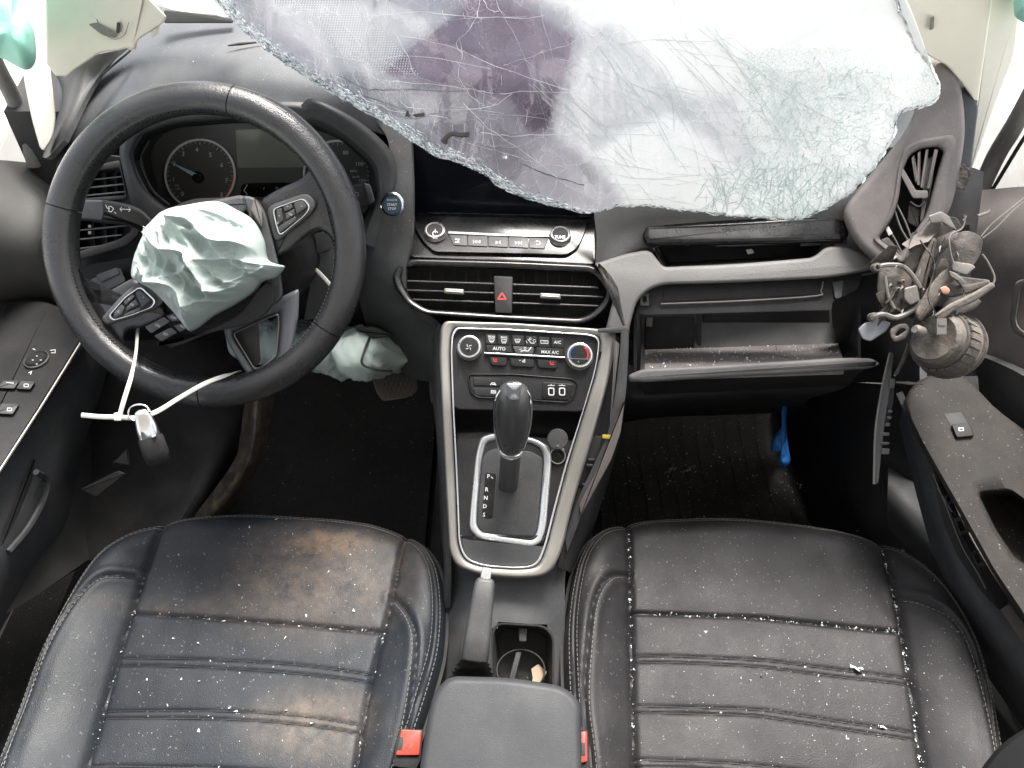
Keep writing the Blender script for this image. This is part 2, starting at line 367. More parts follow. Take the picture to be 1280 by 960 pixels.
# ================================================================= SEATS
def seg_dist(P, line):
    L_ = np.array(line, float)[:, :2]; best = np.full(len(P), 9.)
    for a, b in zip(L_, L_[1:]):
        ab = b - a; t = np.clip(((P - a) @ ab) / (ab @ ab + 1e-12), 0, 1); best = np.minimum(best, np.linalg.norm(P - a - t[:, None] * ab, axis=1))
    return best
def side(P, line):             # x of the seam at each y, seam runs front to back
    L_ = np.array(line, float)[:, :2]; L_ = L_[np.argsort(L_[:, 1])]; return P[:, 0] - np.interp(P[:, 1], L_[:, 1], L_[:, 0])
def yside(P, line):
    L_ = np.array(line, float)[:, :2]; L_ = L_[np.argsort(L_[:, 0])]; return P[:, 1] - np.interp(P[:, 0], L_[:, 0], L_[:, 1])
def seat(label, outline, left, right, cross, arcL, arcR, mt, z0, seed):
    W3 = lambda pts: np.array([V(*Z(x, y, z0)) for x, y in cr(pts, 8)])
    U = W3(outline); Ls, Rs, Cs, AL, AR = W3(left), W3(right), [W3(c) for c in cross], W3(arcL), W3(arcR)
    Lr = cr(list(U), 1); nU = 640
    s_ = np.r_[0, np.cumsum(np.linalg.norm(np.diff(U, axis=0), axis=1))]; tt = np.linspace(0, s_[-1], nU)
    U = np.stack([np.interp(tt, s_, U[:, i]) for i in range(3)], 1)
    cx = (U[:, 0].min() + U[:, 0].max()) / 2; y1 = U[:, 1].max()
    spine = np.stack([np.full(nU, cx), np.minimum(U[:, 1], y1 - .16), U[:, 2]], 1)
    nb = 90; bs = np.linspace(0, 1, nb) ** 1.15
    G = U[None] * (1 - bs[:, None, None]) + spine[None] * bs[:, None, None]
    P = G.reshape(-1, 3)[:, :2]
    def height(P):
        so_ = seg_dist(P, U); all_ = [Ls, Rs] + Cs
        z = np.full(len(P), z0)
        inl, inr = side(P, Ls) > 0, side(P, Rs) < 0; ctr = inl & inr
        dL, dR = seg_dist(P, Ls), seg_dist(P, Rs)
        z += np.where(~inl, .030 * np.sin(np.clip(dL / .10, 0, 1) * math.pi * .62), 0) + np.where(~inr, .030 * np.sin(np.clip(dR / .10, 0, 1) * math.pi * .62), 0)
        dm = np.minimum(dL, dR)
        dm = np.where(ctr, np.minimum(dm, seg_dist(P, Cs[0])), dm)
        dc = np.minimum.reduce([seg_dist(P, c) for c in Cs[1:]])
        z += np.where(ctr, .0009 * (1 - np.exp(-dc / .003)) + .0008 * (1 - np.exp(-dc / .02)), 0)
        z += .0035 * (1 - np.exp(-dm / .016))
        z -= np.where(ctr, .0013 * np.exp(-(dc / .0016) ** 2) + .0035 * np.exp(-(seg_dist(P, Cs[0]) / .0026) ** 2), 0)
        z -= .006 * np.exp(-(np.minimum(dL, dR) / .0035) ** 2)
        for A in (AL, AR):
            dA = seg_dist(P, A); z -= .0035 * np.exp(-(dA / .0028) ** 2); z += .0022 * np.exp(-((dA - .008) / .006) ** 2)
        z -= .0035 * np.exp(-((so_ - .012) / .0022) ** 2)
        R_ = .045; q = np.clip(so_, 0, R_); z -= R_ - np.sqrt(np.maximum(R_ ** 2 - (R_ - q) ** 2, 0))
        z += np.array([.0035 * noise.noise((x * 9, y * 9, seed)) + .0004 * noise.noise((x * 45, y * 30, seed + 3)) for x, y in P])
        return z
    zz_ = height(P); G = np.concatenate([P, zz_[:, None]], 1).reshape(nb, nU, 3)
    # skirt
    sk = []
    for dzz, sc in ((.30, .90), (.24, .93), (.14, .97), (.06, .995)):
        q = G[0].copy(); c = np.array([cx, U[:, 1].max() - .2]); q[:, :2] = c + (q[:, :2] - c) * sc; q[:, 2] -= dzz; sk.append(q)
    root = thing('car_seat', label, 'seat', (cx, y1 - .2, .02))
    ctr = (G[:-1, :-1] + G[1:, 1:]) / 2; F = ctr.reshape(-1, 3)[:, :2]
    inl, inr = side(F, Ls) > 0, side(F, Rs) < 0; reg = np.where(~inl, 1, np.where(~inr, 2, 0))
    main = [Cs[0]] + Cs[2::2]
    band = sum((yside(F, c) < 0).astype(int) for c in main)
    reg = np.where(reg == 0, 10 + band, reg)
    bolsterfront = np.minimum(seg_dist(F, AL), seg_dist(F, AR))
    names = {1: 'side_bolster', 2: 'side_bolster', 10: 'front_panel'}
    idx = np.arange(nb * nU).reshape(nb, nU)
    q = np.stack([idx[:-1, :-1], idx[1:, :-1], idx[1:, 1:], idx[:-1, 1:]], -1).reshape(-1, 4)
    Gv = G.reshape(-1, 3)
    for r in np.unique(reg):
        f = q[reg == r]; u, inv = np.unique(f, return_inverse=True); b = MB(); b.add(list(Gv[u]), [tuple(t) for t in inv.reshape(-1, 4)])
        obj(names.get(int(r), 'insert_panel'), b, mt, root)
    b = MB(); b.grid(np.array(sk + [G[0]]), .004); obj('seat_skirt', b, M['black'], root)
    b = MB(); rs = []
    for yy, z_, wx, wy in ((.06, .30, .20, .05), (.05, .40, .24, .06), (.0, .60, .245, .055), (-.06, .80, .23, .05), (-.11, .93, .20, .045), (-.13, .97, .15, .03)): rs.append([(cx * .97 + wx * math.copysign(abs(math.cos(q)) ** .5, math.cos(q)), yy - .05 + wy * math.copysign(abs(math.sin(q)) ** .5, math.sin(q)), z_) for q in np.linspace(0, 2 * math.pi, 32, endpoint=False)])
    b.rings(rs); obj('backrest', b, mt, root, angle=60)
    b = MB(); b.box((cx, y1 - .28, .055), (.20, 0, 0), (0, .22, 0), (0, 0, .05)); obj('seat_base', b, M['deep'], root)
    # stitches: short pale threads lying on the leather
    def stitches(curve, step, ln, off, mm, nm, r=.0005):
        b = MB(); C = np.array(curve)[:, :2]; s_ = np.r_[0, np.cumsum(np.linalg.norm(np.diff(C, axis=0), axis=1))]
        t = np.arange(.01, s_[-1] - .01, step); a = np.stack([np.interp(t, s_, C[:, i]) for i in (0, 1)], 1); e = np.stack([np.interp(t + ln, s_, C[:, i]) for i in (0, 1)], 1)
        d = e - a; nn = np.stack([-d[:, 1], d[:, 0]], 1); nn /= np.linalg.norm(nn, axis=1)[:, None] + 1e-9
        a = a + nn * off; e = e + nn * off; za, ze = height(a), height(e)
        for i in range(len(a)): b.tube([(a[i, 0], a[i, 1], za[i] + .0006), (e[i, 0], e[i, 1], ze[i] + .0006)], r, 4)
        obj(nm, b, mm, root, kind='stuff')
    inU = np.array([U[i] for i in range(nU)])
    stitches(inU, .0062, .0042, -.006, M['thread'], 'stitching', .0005); stitches(inU, .0062, .0042, -.015, M['thread'], 'stitching', .0004)
    stitches(AL, .0062, .0040, .005, M['thread'], 'stitching'); stitches(AR, .0062, .0040, -.005, M['thread'], 'stitching')
    for c in Cs[1:]: stitches(c, .0055, .0045, .0, M['threadd'], 'stitching', .0009)
    return height, U, Ls, Rs, Cs
ZS = .375
hD = seat('black leather driver seat cushion with muddy brown smears behind the steering wheel',
    [(-40, 1090), (-12, 990), (25, 890), (60, 800), (108, 715), (150, 672), (205, 642), (265, 633), (350, 633), (430, 639), (480, 648), (520, 666), (546, 702), (556, 752), (554, 812), (541, 865), (522, 925), (497, 1000), (470, 1090)],
    [(206, 628), (203, 645), (190, 690), (165, 770), (140, 850), (108, 960), (70, 1100)],
    [(507, 650), (504, 673), (491, 744), (480, 790), (466, 847), (453.6, 910), (446, 960), (425, 1100)],
    [[(165, 768), (250, 773), (350, 780), (480, 791)], [(142, 824), (280, 827), (380, 833), (469, 846)], [(138, 833), (280, 837), (380, 844), (465, 855)],
     [(120, 889), (280, 891), (380, 897), (454, 909)], [(117, 898), (280, 901), (380, 908), (452, 919)], [(103, 958), (280, 962), (442, 975)], [(100, 968), (280, 972), (440, 986)]],
    [(172, 723), (135, 733), (103, 765), (71, 818), (42, 889), (18, 956), (-5, 1060)],
    [(491, 746), (510, 772), (522, 804), (521, 847), (512, 907), (495, 980)], M['seatD'], ZS, 1)
hP = seat('black leather front passenger seat cushion speckled with broken glass',
    [(728, 1090), (716, 1000), (708, 900), (705, 800), (712, 735), (725, 692), (750, 661), (790, 643), (850, 637), (930, 637), (1010, 645), (1080, 659), (1130, 682), (1180, 732), (1215, 792), (1238, 860), (1252, 935), (1262, 1010), (1270, 1090)],
    [(783, 625), (784, 643), (786, 690), (788, 760), (790, 850), (793, 960), (797, 1100)],
    [(1098, 645), (1102, 666), (1113, 723), (1122, 762), (1132, 825), (1143, 889), (1153, 960), (1178, 1100)],
    [[(788, 767), (930, 772), (1000, 779), (1125, 791)], [(790, 820), (930, 826), (997, 832), (1136, 850)], [(791, 828), (930, 834), (997, 841), (1137, 858)],
     [(792, 883), (930, 888), (997, 896), (1143, 917)], [(792, 891), (930, 896), (997, 905), (1144, 926)], [(793, 950), (930, 957), (1152, 985)], [(793, 959), (930, 966), (1153, 995)]],
    [(785, 721), (760, 730), (741, 762), (733, 818), (729, 886), (736, 950), (745, 1040)],
    [(1118, 746), (1150, 762), (1189, 797), (1214, 861), (1233, 935), (1243, 1020)], M['seatP'], ZS, 9)
def scatter(hh, polys, n, big, name, label, near=None):
    h, U, Ls, Rs, Cs = hh; b = MB()
    for (x0, y0, x1, y1, k) in polys:
        pts = np.array([V(*Z(random.uniform(x0, x1), random.gauss((y0 + y1) / 2, (y1 - y0) / 3.2), ZS)) for _ in range(k)])[:, :2]
        for p, z in zip(pts, h(pts)): b.chunk((p[0], p[1], z + .0008), random.choice([.0005, .0007, .0010]) if random.random() < .93 else .0026)
    for line, k, a0, a1 in near:
        L_ = np.array(line)[:, :2]; i = RNG.uniform(a0, a1, k) * (len(L_) - 1)
        pts = np.stack([np.interp(i, range(len(L_)), L_[:, j]) for j in (0, 1)], 1) + RNG.normal(0, .0013, (k, 2))
        for p, z in zip(pts, h(pts)): b.chunk((p[0], p[1], z + .001), random.choice([.0006, .0009, .0014, .0019, .0026]))
    obj(name, b, M['crumb'], label=label, cat='broken glass', kind='stuff', flat=True)
scatter(hD, [(180, 700, 480, 900, 220), (300, 660, 480, 760, 130), (120, 800, 460, 960, 120)], 0, 0, 'glass_fragments', 'tiny glass crumbs on the driver seat', [(hD[4][0], 34, .1, 1), (hD[2], 40, .45, 1), (hD[3], 26, .4, .9)])
scatter(hP, [(800, 660, 1100, 760, 110), (800, 780, 1120, 960, 190), (950, 800, 1110, 940, 210), (1130, 780, 1220, 960, 60)], 0, 0, 'glass_fragments', 'white glass crumbs scattered over the passenger seat', [(hP[4][0], 120, .05, 1), (hP[2], 130, .25, .95), (hP[3], 190, .15, 1)])
for (px, py, r, tx) in ((1068, 838, .0075, 'largest'), (1101, 912, .004, 'small')):
    b = MB(); p = V(*Z(px, py, ZS)); p[2] = hP[0](p[None, :2])[0] + .003; b.chunk(p, r); b.chunk(p + np.array([.004, .001, .001]), r * .7); b.chunk(p - np.array([.004, -.002, 0]), r * .7)
    obj('glass_shard', b, M['crumb'], label='pale green glass shard, %s on the passenger seat' % tx, cat='broken glass', flat=True)

# ================================================================= CENTRE CONSOLE
fd = interp([380, 410, 500, 560, 600, 660, 720, 760, 870], [.962, .958, .944, .947, .950, .946, .936, .945, .94])
CF = Depth(lambda x, y: fd(y))
root = con = thing('centre_console', 'grey and black centre console with silver frame between the two seats', 'centre console', (0.02, .5, .3))
FO = [(551, 410, 4), (556, 401, 6), (640, 403, 20), (740, 410, 20), (771, 414, 8), (768, 440, 15), (763, 466, 20), (748, 523, 30), (730, 583, 30), (714, 637, 30), (702, 690, 25), (688, 719, 22), (650, 724, 20), (600, 719, 20), (571, 708, 22), (562, 690, 20), (557, 600, 30), (552, 500, 30), (549, 440, 12)]
FI = [(563, 419, 4), (568, 409, 6), (640, 411, 20), (736, 417, 20), (751, 421, 8), (750, 440, 15), (745, 466, 20), (730, 516, 30), (710, 581, 30), (697, 630, 30), (684, 682, 25), (674, 708, 14), (648, 711, 20), (602, 708, 20), (580, 700, 14), (572, 680, 20), (569, 600, 30), (564, 500, 30), (562, 440, 12)]
b = MB(); b.frame(rp(FO), rp(FI), CF, th=30, h=4, crown=4, k=8, hin=1); obj('silver_frame', b, M['silver'], con, angle=50)
b = MB(); b.frame(rp([(x + (1.2 if x < 650 else -1.2), y, *r) for x, y, *r in FI]), rp([(x + (3.4 if x < 640 else -3.4), y + (2 if y < 560 else -2), *r) for x, y, *r in FI]), CF, th=12, h=1.5, crown=1); obj('inner_lip', b, M['bright'], con, angle=50)
# climate panel
CP = Plane((563, 412, .960), (750, 412, .960), (650, 508, .943))
b = MB(); b.slab(rp([(562, 411, 8), (640, 410, 2), (735, 416, 2), (752, 420, 6), (750, 440, 2), (743, 472, 4), (731, 515, 10), (567, 512, 10), (563, 460, 2)]), CP, th=14, bev=2, h=-2); cl = obj('climate_panel', b, M['black'], con)
cl['label'] = 'black climate control panel with two round knobs'
def knob(m, px, py, r, hgt, parent, faces, nm='knob', ringm='bright', capm='black'):
    sc = np.linalg.norm(m(px + 1, py) - m(px, py)); rr = r * sc; n = m.n if not isinstance(m, Depth) else -FW
    b = MB(); b.lathe(m(px, py, 0), n, [(rr * 1.12, -.004), (rr * 1.12, .001), (rr * 1.05, .002), (rr, hgt * .8), (rr * .97, hgt), (rr * .80, hgt + .0006), (rr * .78, hgt - .001), (.0001, hgt - .001)], 40)
    k = obj(nm, b, M['silver'], parent, angle=40)
    b = MB(); b.lathe(m(px, py, 0), n, [(rr * .97, hgt - .0002), (rr * 1.0, hgt + .0008), (rr * .90, hgt + .0014), (rr * .84, hgt + .0004), (rr * .84, hgt - .001)], 40); obj('knob_ring', b, M[ringm], k, angle=50)
    b = MB(); b.lathe(m(px, py, 0), n, [(rr * .83, hgt - .002), (rr * .83, hgt + .0002), (rr * .80, hgt + .0008), (.0001, hgt + .0012)], 40); obj('knob_cap', b, M[capm], k)
    return k
k1 = knob(CP, 587, 435, 14, .008, cl, None); k2 = knob(CP, 724, 445.5, 15.5, .008, cl, None)
b = MB()
for a in range(4): b.tube([CP(586 + 4.5 * math.cos(a * 1.57 + t), 435 - 2 + 4.5 * math.sin(a * 1.57 + t) * (1), 10.2) if False else CP(586 + t * math.cos(a * 1.57 + t * .25), 434 + t * math.sin(a * 1.57 + t * .25), 10.0) for t in (1, 2.5, 4.2)], .0005, 4)
obj('fan_icon', b, M['print'], cl)
b = MB(); b.line([(724 - 12 * math.cos(t), 443 - 12 * math.sin(t)) for t in np.linspace(-.5, .8, 8)], CP, 2.2, 9.8); obj('cold_mark', b, M['blueprint'], cl)
b = MB(); b.line([(722 + 13 * math.cos(t), 443 - 12 * math.sin(t)) for t in np.linspace(-.5, .8, 8)], CP, 2.2, 9.8); b.line([(710, 449), (712, 447)], CP, 1.3, 9.8); obj('warm_mark', b, M['redprint'], cl)
b = MB(); b.text('^', 723, 453, 4, CP, 9.8); b.text('-', 723, 457, 4, CP, 9.8); b.line([(712, 448), (736, 449)], CP, .5, 9.8); obj('arrow_marks', b, M['printdim'], cl)
# buttons of the climate panel
def button(out, m, parent, mt=M['black'], h=1.5, th=5, nm='button', bev=1): b = MB(); b.slab(out, m, th=th, bev=bev, h=h); return obj(nm, b, mt, parent)
rowy = lambda x, y0: y0 + (x - 605) * .055
for i, (xa, xb) in enumerate([(607, 621), (622, 637), (640, 656), (657, 672), (673, 688), (689, 706)]):
    button(rp([(xa, rowy(xa, 417)), (xb - .8, rowy(xb, 417)), (xb - .8, rowy(xb, 430)), (xa, rowy(xa, 430))], 2), CP, cl)
button(rp([(607, 431), (638, 432.5), (641, 441), (609, 440)], 2), CP, cl)
button(rp([(640, 432.5), (668, 434), (666, 443), (645, 442)], 3), CP, cl, M['dash'])
button(rp([(671, 434), (705, 436), (703, 446), (669, 444)], 2), CP, cl)
for xa, xb in ((612, 634), (637, 668), (671, 697)):
    button(rp([(xa, rowy(xa, 445.5)), (xb, rowy(xb, 445.5)), (xb - 1, rowy(xb, 456)), (xa + 2, rowy(xa, 456))], 3), CP, cl)
b = MB(); b.slab(rp([(605, 440.2), (655, 443), (706, 446), (706, 447.6), (655, 445), (605, 442)], .5), CP, th=4, bev=.5, h=3.2); obj('silver_strip', b, M['bright'], cl)
b = MB()
for st, x, y, s_ in (('REAR', 614.5, 421, 2.6), ('MAX', 630, 422, 2.6), ('AUTO', 624, 436, 4.0), ('A/C', 697, 428, 3.8), ('MAX A/C', 687.5, 440.4, 3.8)): b.text(st, x, y, s_, CP, 1.8, rot=3, bold=.015)
for x, y in ((614.5, 425.5), (630, 426.5), (647, 426)): 
    b.line([(x - 3.5, y - 2), (x + 3.5, y - 2), (x + 2.3, y + 1.5), (x - 2.3, y + 1.5), (x - 3.5, y - 2)], CP, .6, 1.8)
    for q in (-1.5, 0, 1.5): b.line([(x + q, y + 3), (x + q + .4, y - .5)], CP, .5, 1.8)
b.line([(660, 424), (664, 429), (668, 429)], CP, .8, 1.8); b.line(circ(663, 423.5, 1.2, n=8), CP, .6, 1.8); b.line([(659, 429), (657.5, 426)], CP, .6, 1.8); b.line(circ(668, 426, 1.8, n=8), CP, .5, 1.8)
b.line([(676, 425.5), (685, 426), (685, 429.5), (676, 429), (676, 425.5)], CP, .7, 1.8); b.line([(679, 427.4), (683, 427.4)], CP, .6, 1.8)
b.line([(651, 439), (655, 438), (660, 439), (664, 434)], CP, 1.3, 1.8); b.line(circ(656.5, 435.5, 1.3, n=8), CP, .7, 1.8); b.line([(649, 437), (652, 436)], CP, .6, 1.8)
b.line([(653, 452), (656, 449), (656, 453), (653, 452)], CP, .8, 1.8); b.line([(649, 450.5), (651, 450.5)], CP, .7, 1.8)
obj('panel_lettering', b, M['print'], cl, flat=True)
b = MB()
for x, y in ((619, 450), (690, 454)): b.line([(x - 2.5, y - 2), (x - 1.2, y + 1.8), (x + 2.4, y + 1.6)], CP, 1.2, 1.8); b.line([(x, y - 1.8), (x + .5, y)], CP, .7, 1.8); b.line([(x + 1.7, y - 1.8), (x + 2.1, y)], CP, .7, 1.8)
obj('seat_heater_marks', b, M['redprint'], cl, flat=True)
# usb and button panel below
b = MB(); so2 = [(584, 467, 5), (640, 467, 2), (716, 473, 7), (723, 479, 4), (719, 498, 6), (708, 504, 4), (640, 499, 2), (595, 497, 7), (587, 489, 5)]
c2 = np.mean([q[:2] for q in so2], 0)
b.frame(rp(so2), rp([(c2[0] + (q[0] - c2[0]) * .975, c2[1] + (q[1] - c2[1]) * .90, q[2]) for q in so2]), CP, th=4, h=1.2, crown=1); obj('socket_frame', b, M['gloss'], con)
b = MB(); b.slab(rp([(c2[0] + (q[0] - c2[0]) * .97, c2[1] + (q[1] - c2[1]) * .88, q[2]) for q in so2]), CP, th=4, bev=.6, h=-.6); sp2 = obj('socket_panel', b, M['black'], con)
for y0 in (471, 484): button(rp([(591, y0 + .4), (626, y0 + 1.6), (626, y0 + 12), (592 + (y0 > 480) * 2, y0 + 11)], 2), CP, sp2, h=.6)
b = MB(); b.slab(rp([(678, 477.5), (716, 480), (713, 500.5), (677, 498.5)], 2), CP, th=3, bev=.6, h=.8); up_ = obj('usb_plate', b, M['gloss'], sp2)
b = MB()
for x in (689, 702.5):
    b.frame(rp([(x - 4, 484.4), (x + 4.2, 484.8), (x + 3.9, 494.7), (x - 3.8, 494.3)], 2), rp([(x - 2.5, 486), (x + 2.7, 486.3), (x + 2.5, 493.2), (x - 2.3, 492.9)], 1), CP, th=1.5, h=1.6, crown=.3)
    b.line([(x - 4, 481.7), (x + 4, 482)], CP, .8, 1.1); b.line([(x - 1.5, 481.7), (x + .6, 480.4)], CP, .6, 1.1)
b.line([(613, 481), (615, 478.6), (618, 478.6), (620, 481.5), (618, 480.5), (615.5, 480.5)], CP, 1.1, 1.0); b.line([(614, 488), (619.5, 488.3), (619.5, 491.6), (614, 491.2), (614, 488)], CP, .9, 1.0); b.line([(615, 489.7), (618.6, 489.9)], CP, .9, 1.0)
obj('usb_ports', b, M['print'], sp2, flat=True)
# storage bay: recess wall, then tray
b = MB(); b.patch([[(564, 508, .955), (650, 508, .955), (734, 508, .955)], [(566, 520, 1.01), (650, 520, 1.02), (730, 520, 1.01)], [(568, 540, 1.03), (645, 541, 1.035), (722, 545, 1.02)], [(570, 556, 1.0), (640, 556, 1.0), (716, 560, .995)]], th=.004); obj('storage_bay', b, M['deep'], con)
SP = Plane((570, 545, .962), (700, 545, .962), (640, 700, .943))
b = MB(); b.slab(rp([(570, 541, 4), (608, 540, 4), (720, 551, 4), (706, 590, 10), (694, 632, 10), (681, 680, 20), (672, 704, 14), (648, 708, 20), (602, 704, 20), (582, 696, 14), (573, 670, 20), (570, 600, 10)]), SP, th=14, bev=2, h=-3); obj('shifter_panel', b, M['black'], con)
b = MB(); b.slab(rp([(574, 668, 3), (586, 672, 3), (680, 680, 3), (686, 668, 3), (674, 704, 12), (648, 709, 16), (602, 706, 16), (582, 697, 12)]), SP, th=6, bev=3, h=0); obj('front_cushion_trim', b, M['dash'], con)
b = MB(); b.line([(572, 658), (589, 662)], SP, 1, -2.8); obj('seam', b, M['deep'], con)
SO = [(601, 546, 5), (618, 540, 10), (668, 547, 10), (688, 559, 12), (690, 575, 10), (683, 657, 10), (677, 679, 8), (666, 684, 8), (598, 674, 8), (586, 662, 8), (588, 634, 10), (595, 566, 10)]
SI = [(608, 555, 5), (620, 550, 6), (664, 554, 6), (677, 562, 8), (679, 575, 8), (673, 648, 8), (670, 666, 5), (664, 672, 5), (603, 664.5, 5), (597, 657, 5), (597.5, 634, 8), (603, 573, 8)]
b = MB(); b.frame(rp(SO), rp(SI), SP, th=10, h=2, crown=4, k=8, hin=-1); obj('shifter_surround', b, M['bright'], con, angle=50)
b = MB(); b.slab(rp([(x, y + 10 if y < 570 else y, r) for x, y, r in SI], 6), SP, th=5, bev=1.5, h=-2); shp = obj('shift_plate', b, M['dash'], con)
b = MB(); b.well(rp([(621, 598, 5), (650, 600, 5), (648, 655, 9), (619, 653, 9)]), rp([(622, 599, 5), (649, 601, 5), (647, 654, 9), (620, 652, 9)]), SP, 1.2, h=-1.7); obj('lever_slot', b, M['black'], shp)
b = MB(); b.slab(rp([(607, 590, 4), (620, 591, 4), (616, 649, 5), (602, 647, 5)]), SP, th=2, bev=.5, h=-1.4); obj('gear_indicator', b, M['gloss'], shp)
b = MB()
for st, x, y in (('P', 610.5, 595.5), ('R', 608.3, 612), ('N', 607.2, 622.5), ('D', 606, 633), ('S', 605, 643.5)): b.text(st, x, y, 4.8, SP, -1.1, rot=4, bold=.02)
b.line([(614, 596), (616, 598)], SP, 1, -1.1)
obj('gear_letters', b, M['print'], shp, flat=True)
# power socket and its cap
b = MB(); b.lathe(SP(697, 570, -4), SP.n, [(.0125, -.002), (.0125, .003), (.0105, .004), (.009, .003), (.0088, -.012), (.0001, -.012)], 32); obj('power_socket', b, M['gloss'], con)
b = MB(); b.lathe(SP(697, 570, -1), SP.n, [(.0098, 0), (.0104, .0013), (.0092, .0012), (.009, 0)], 32, cap=False); obj('socket_ring', b, M['silver'], con)
b = MB(); c = SP(697, 549, 14); n = SP.n + np.array([0, -.3, .1]); b.lathe(c, n, [(.0125, -.003), (.0135, 0), (.0125, .0025), (.0001, .003)], 32); b.tube([c + np.array([0, -.008, -.003]), SP(697, 562, 2)], .002, 6); obj('socket_cap', b, M['dash'], con)
# lower tunnel cover, cup holder
b = MB(); b.patch([[(556, 690, .975), (600, 716, .962), (660, 720, .960), (708, 700, .975)], [(556, 730, 1.0), (600, 735, .965), (660, 738, .963), (706, 735, .985)], [(552, 790, .985), (600, 785, .945), (660, 788, .943), (706, 790, .965)],
    [(550, 880, .955), (600, 880, .915), (660, 880, .915), (706, 880, .935)], [(550, 1000, .93), (600, 1000, .89), (660, 1000, .89), (706, 1000, .92)]], th=.004)
b.cut([(614, 790), (624, 780), (680, 782), (691, 796), (691, 868), (615, 868)]); tun = obj('console_cover', b, M['dash'], con)
TP = Plane((600, 785, .9425), (660, 788, .9405), (630, 880, .9125))
b = MB(); cho = [(614, 788, 12), (622, 778, 10), (680, 781, 12), (693, 794, 12), (693, 870, 6), (614, 868, 6)]; chi = [(617, 790, 12), (624, 781, 10), (679, 784, 12), (690, 796, 12), (690, 867, 6), (617, 865, 6)]
b.frame(rp(cho), rp(chi), TP, th=4, h=2, crown=1); obj('cup_holder_rim', b, M['black'], con)
b = MB(); b.well(rp(chi), rp([(x * .80 + 653 * .20, y * .86 + 825 * .14, r) for x, y, r in chi]), TP, 52, h=1.2); obj('cup_well', b, M['deep'], con)
b = MB(); b.frame(circ(651, 838, 31, 27, 40), circ(651, 838, 29, 25, 40), TP, th=2, h=-26, crown=.6); obj('cup_ring', b, M['dash'], con)
b = MB(); b.slab(rp([(648, 785), (659, 785), (658, 802), (649, 802)], 2), TP, th=2, bev=1, h=-10); obj('cup_spring', b, M['dash'], con); b = MB(); b.slab(rp([(645, 815), (652, 815), (643, 850), (636, 850)], 2), TP, th=2, bev=.8, h=-22); obj('cup_spring', b, M['dash'], con)
b = MB(); b.chunk(TP(639, 848, -20), .0022); obj('screw', b, M['chrome'], con)
b = MB(); b.slab(rp([(588, 780), (596, 776), (600, 820), (574, 838), (576, 800)], 3), TP, th=3, bev=1, h=1.8); obj('brake_slot', b, M['deep'], con)
b = MB(); q = [(664, 836), (673, 830), (684, 840), (678, 850), (668, 858), (662, 862), (666, 848)]; b.slab(rp(q, 1.5), TP, th=1, bev=.3, h=-34)
obj('dry_leaf', b, M['leaf'], label='dry brown leaf lying in the cup holder', cat='leaf')
# left outer flank and loose right trim
b = MB(); b.patch([[(548, 405, .975), (540, 420, 1.0), (532, 440, 1.08)], [(552, 520, .965), (546, 530, 1.0), (545, 540, 1.1)], [(560, 690, .965), (556, 690, .99), (552, 690, 1.1)], [(560, 760, .98), (553, 760, 1.0), (552, 760, 1.1)]], th=.004); obj('side_panel', b, M['dash'], con)
b = MB(); b.patch([[(772, 420, .98), (780, 430, 1.05), (788, 440, 1.12)], [(750, 530, .97), (765, 540, 1.05), (775, 545, 1.15)], [(718, 640, .965), (735, 645, 1.02), (745, 650, 1.12)], [(700, 710, .965), (712, 715, 1.0), (718, 720, 1.1)]], th=.004); obj('side_panel', b, M['deep'], con)
b = MB(); b.tube([V(752, 440, .955), V(746, 500, .948), V(728, 560, .95), (V(708, 620, .955)), V(690, 690, .955)], .0022, 6); obj('black_edge', b, M['gloss'], con)
rt = thing('loose_trim', 'split black side trim hanging loose from the right of the silver console frame', 'trim', V(740, 600, 1.0))
o1 = [(746, 411), (783, 407), (786, 417), (781, 500), (770, 550), (757, 583), (735, 620), (716, 655), (708, 690), (706, 665), (722, 625), (745, 575), (760, 540), (768, 500), (775, 440), (776, 424), (768, 417), (748, 416)]
LT = Depth(lambda x, y: interp([400, 500, 600, 700], [.938, .935, .955, .965])(y))
b = MB(); b.strip([(776, 410), (775, 440), (768, 500), (760, 540), (745, 575), (722, 625), (706, 672)], [(786, 410), (785, 450), (781, 500), (770, 550), (757, 583), (735, 625), (709, 690)], LT, th=5, h=0); b.strip([(746, 411), (766, 409), (786, 407)], [(748, 416), (767, 416), (787, 416)], LT, th=4, h=0, crown=1); obj('trim_edge', b, M['dash'], rt)
b = MB(); b.slab(rp([(768, 424), (775, 430), (770, 470), (766, 520), (764, 540), (762, 530), (766, 470)], 3), LT, th=2, bev=1, h=-4); obj('bent_panel', b, M['tab'], rt)
b = MB(); b.slab(rp([(740, 545), (753, 545), (748, 575), (728, 608), (722, 606), (733, 570)], 2), LT, th=4, bev=1, h=-9); obj('inner_frame', b, M['deep'], rt)
b = MB(); b.slab(rp([(753, 543), (764, 544), (763, 549), (753, 548)], 1), LT, th=2, bev=.5, h=1); obj('clip', b, M['yellow'], rt)
for x, y in ((735, 573), (733, 580), (728, 604), (755, 560)):
    b = MB(); b.slab(rp([(x, y), (x + 8, y), (x + 8, y + 3), (x, y + 3)], 1), LT, th=6, bev=.5, h=-3); obj('clip', b, M['dash'], rt)
b = MB(); b.slab(rp([(781, 500), (776, 540), (764, 575), (744, 612), (726, 645), (724, 630), (745, 590), (758, 560), (770, 525)], 3), LT, th=2, bev=1, h=3); obj('trim_lip', b, M['dusty'], rt)
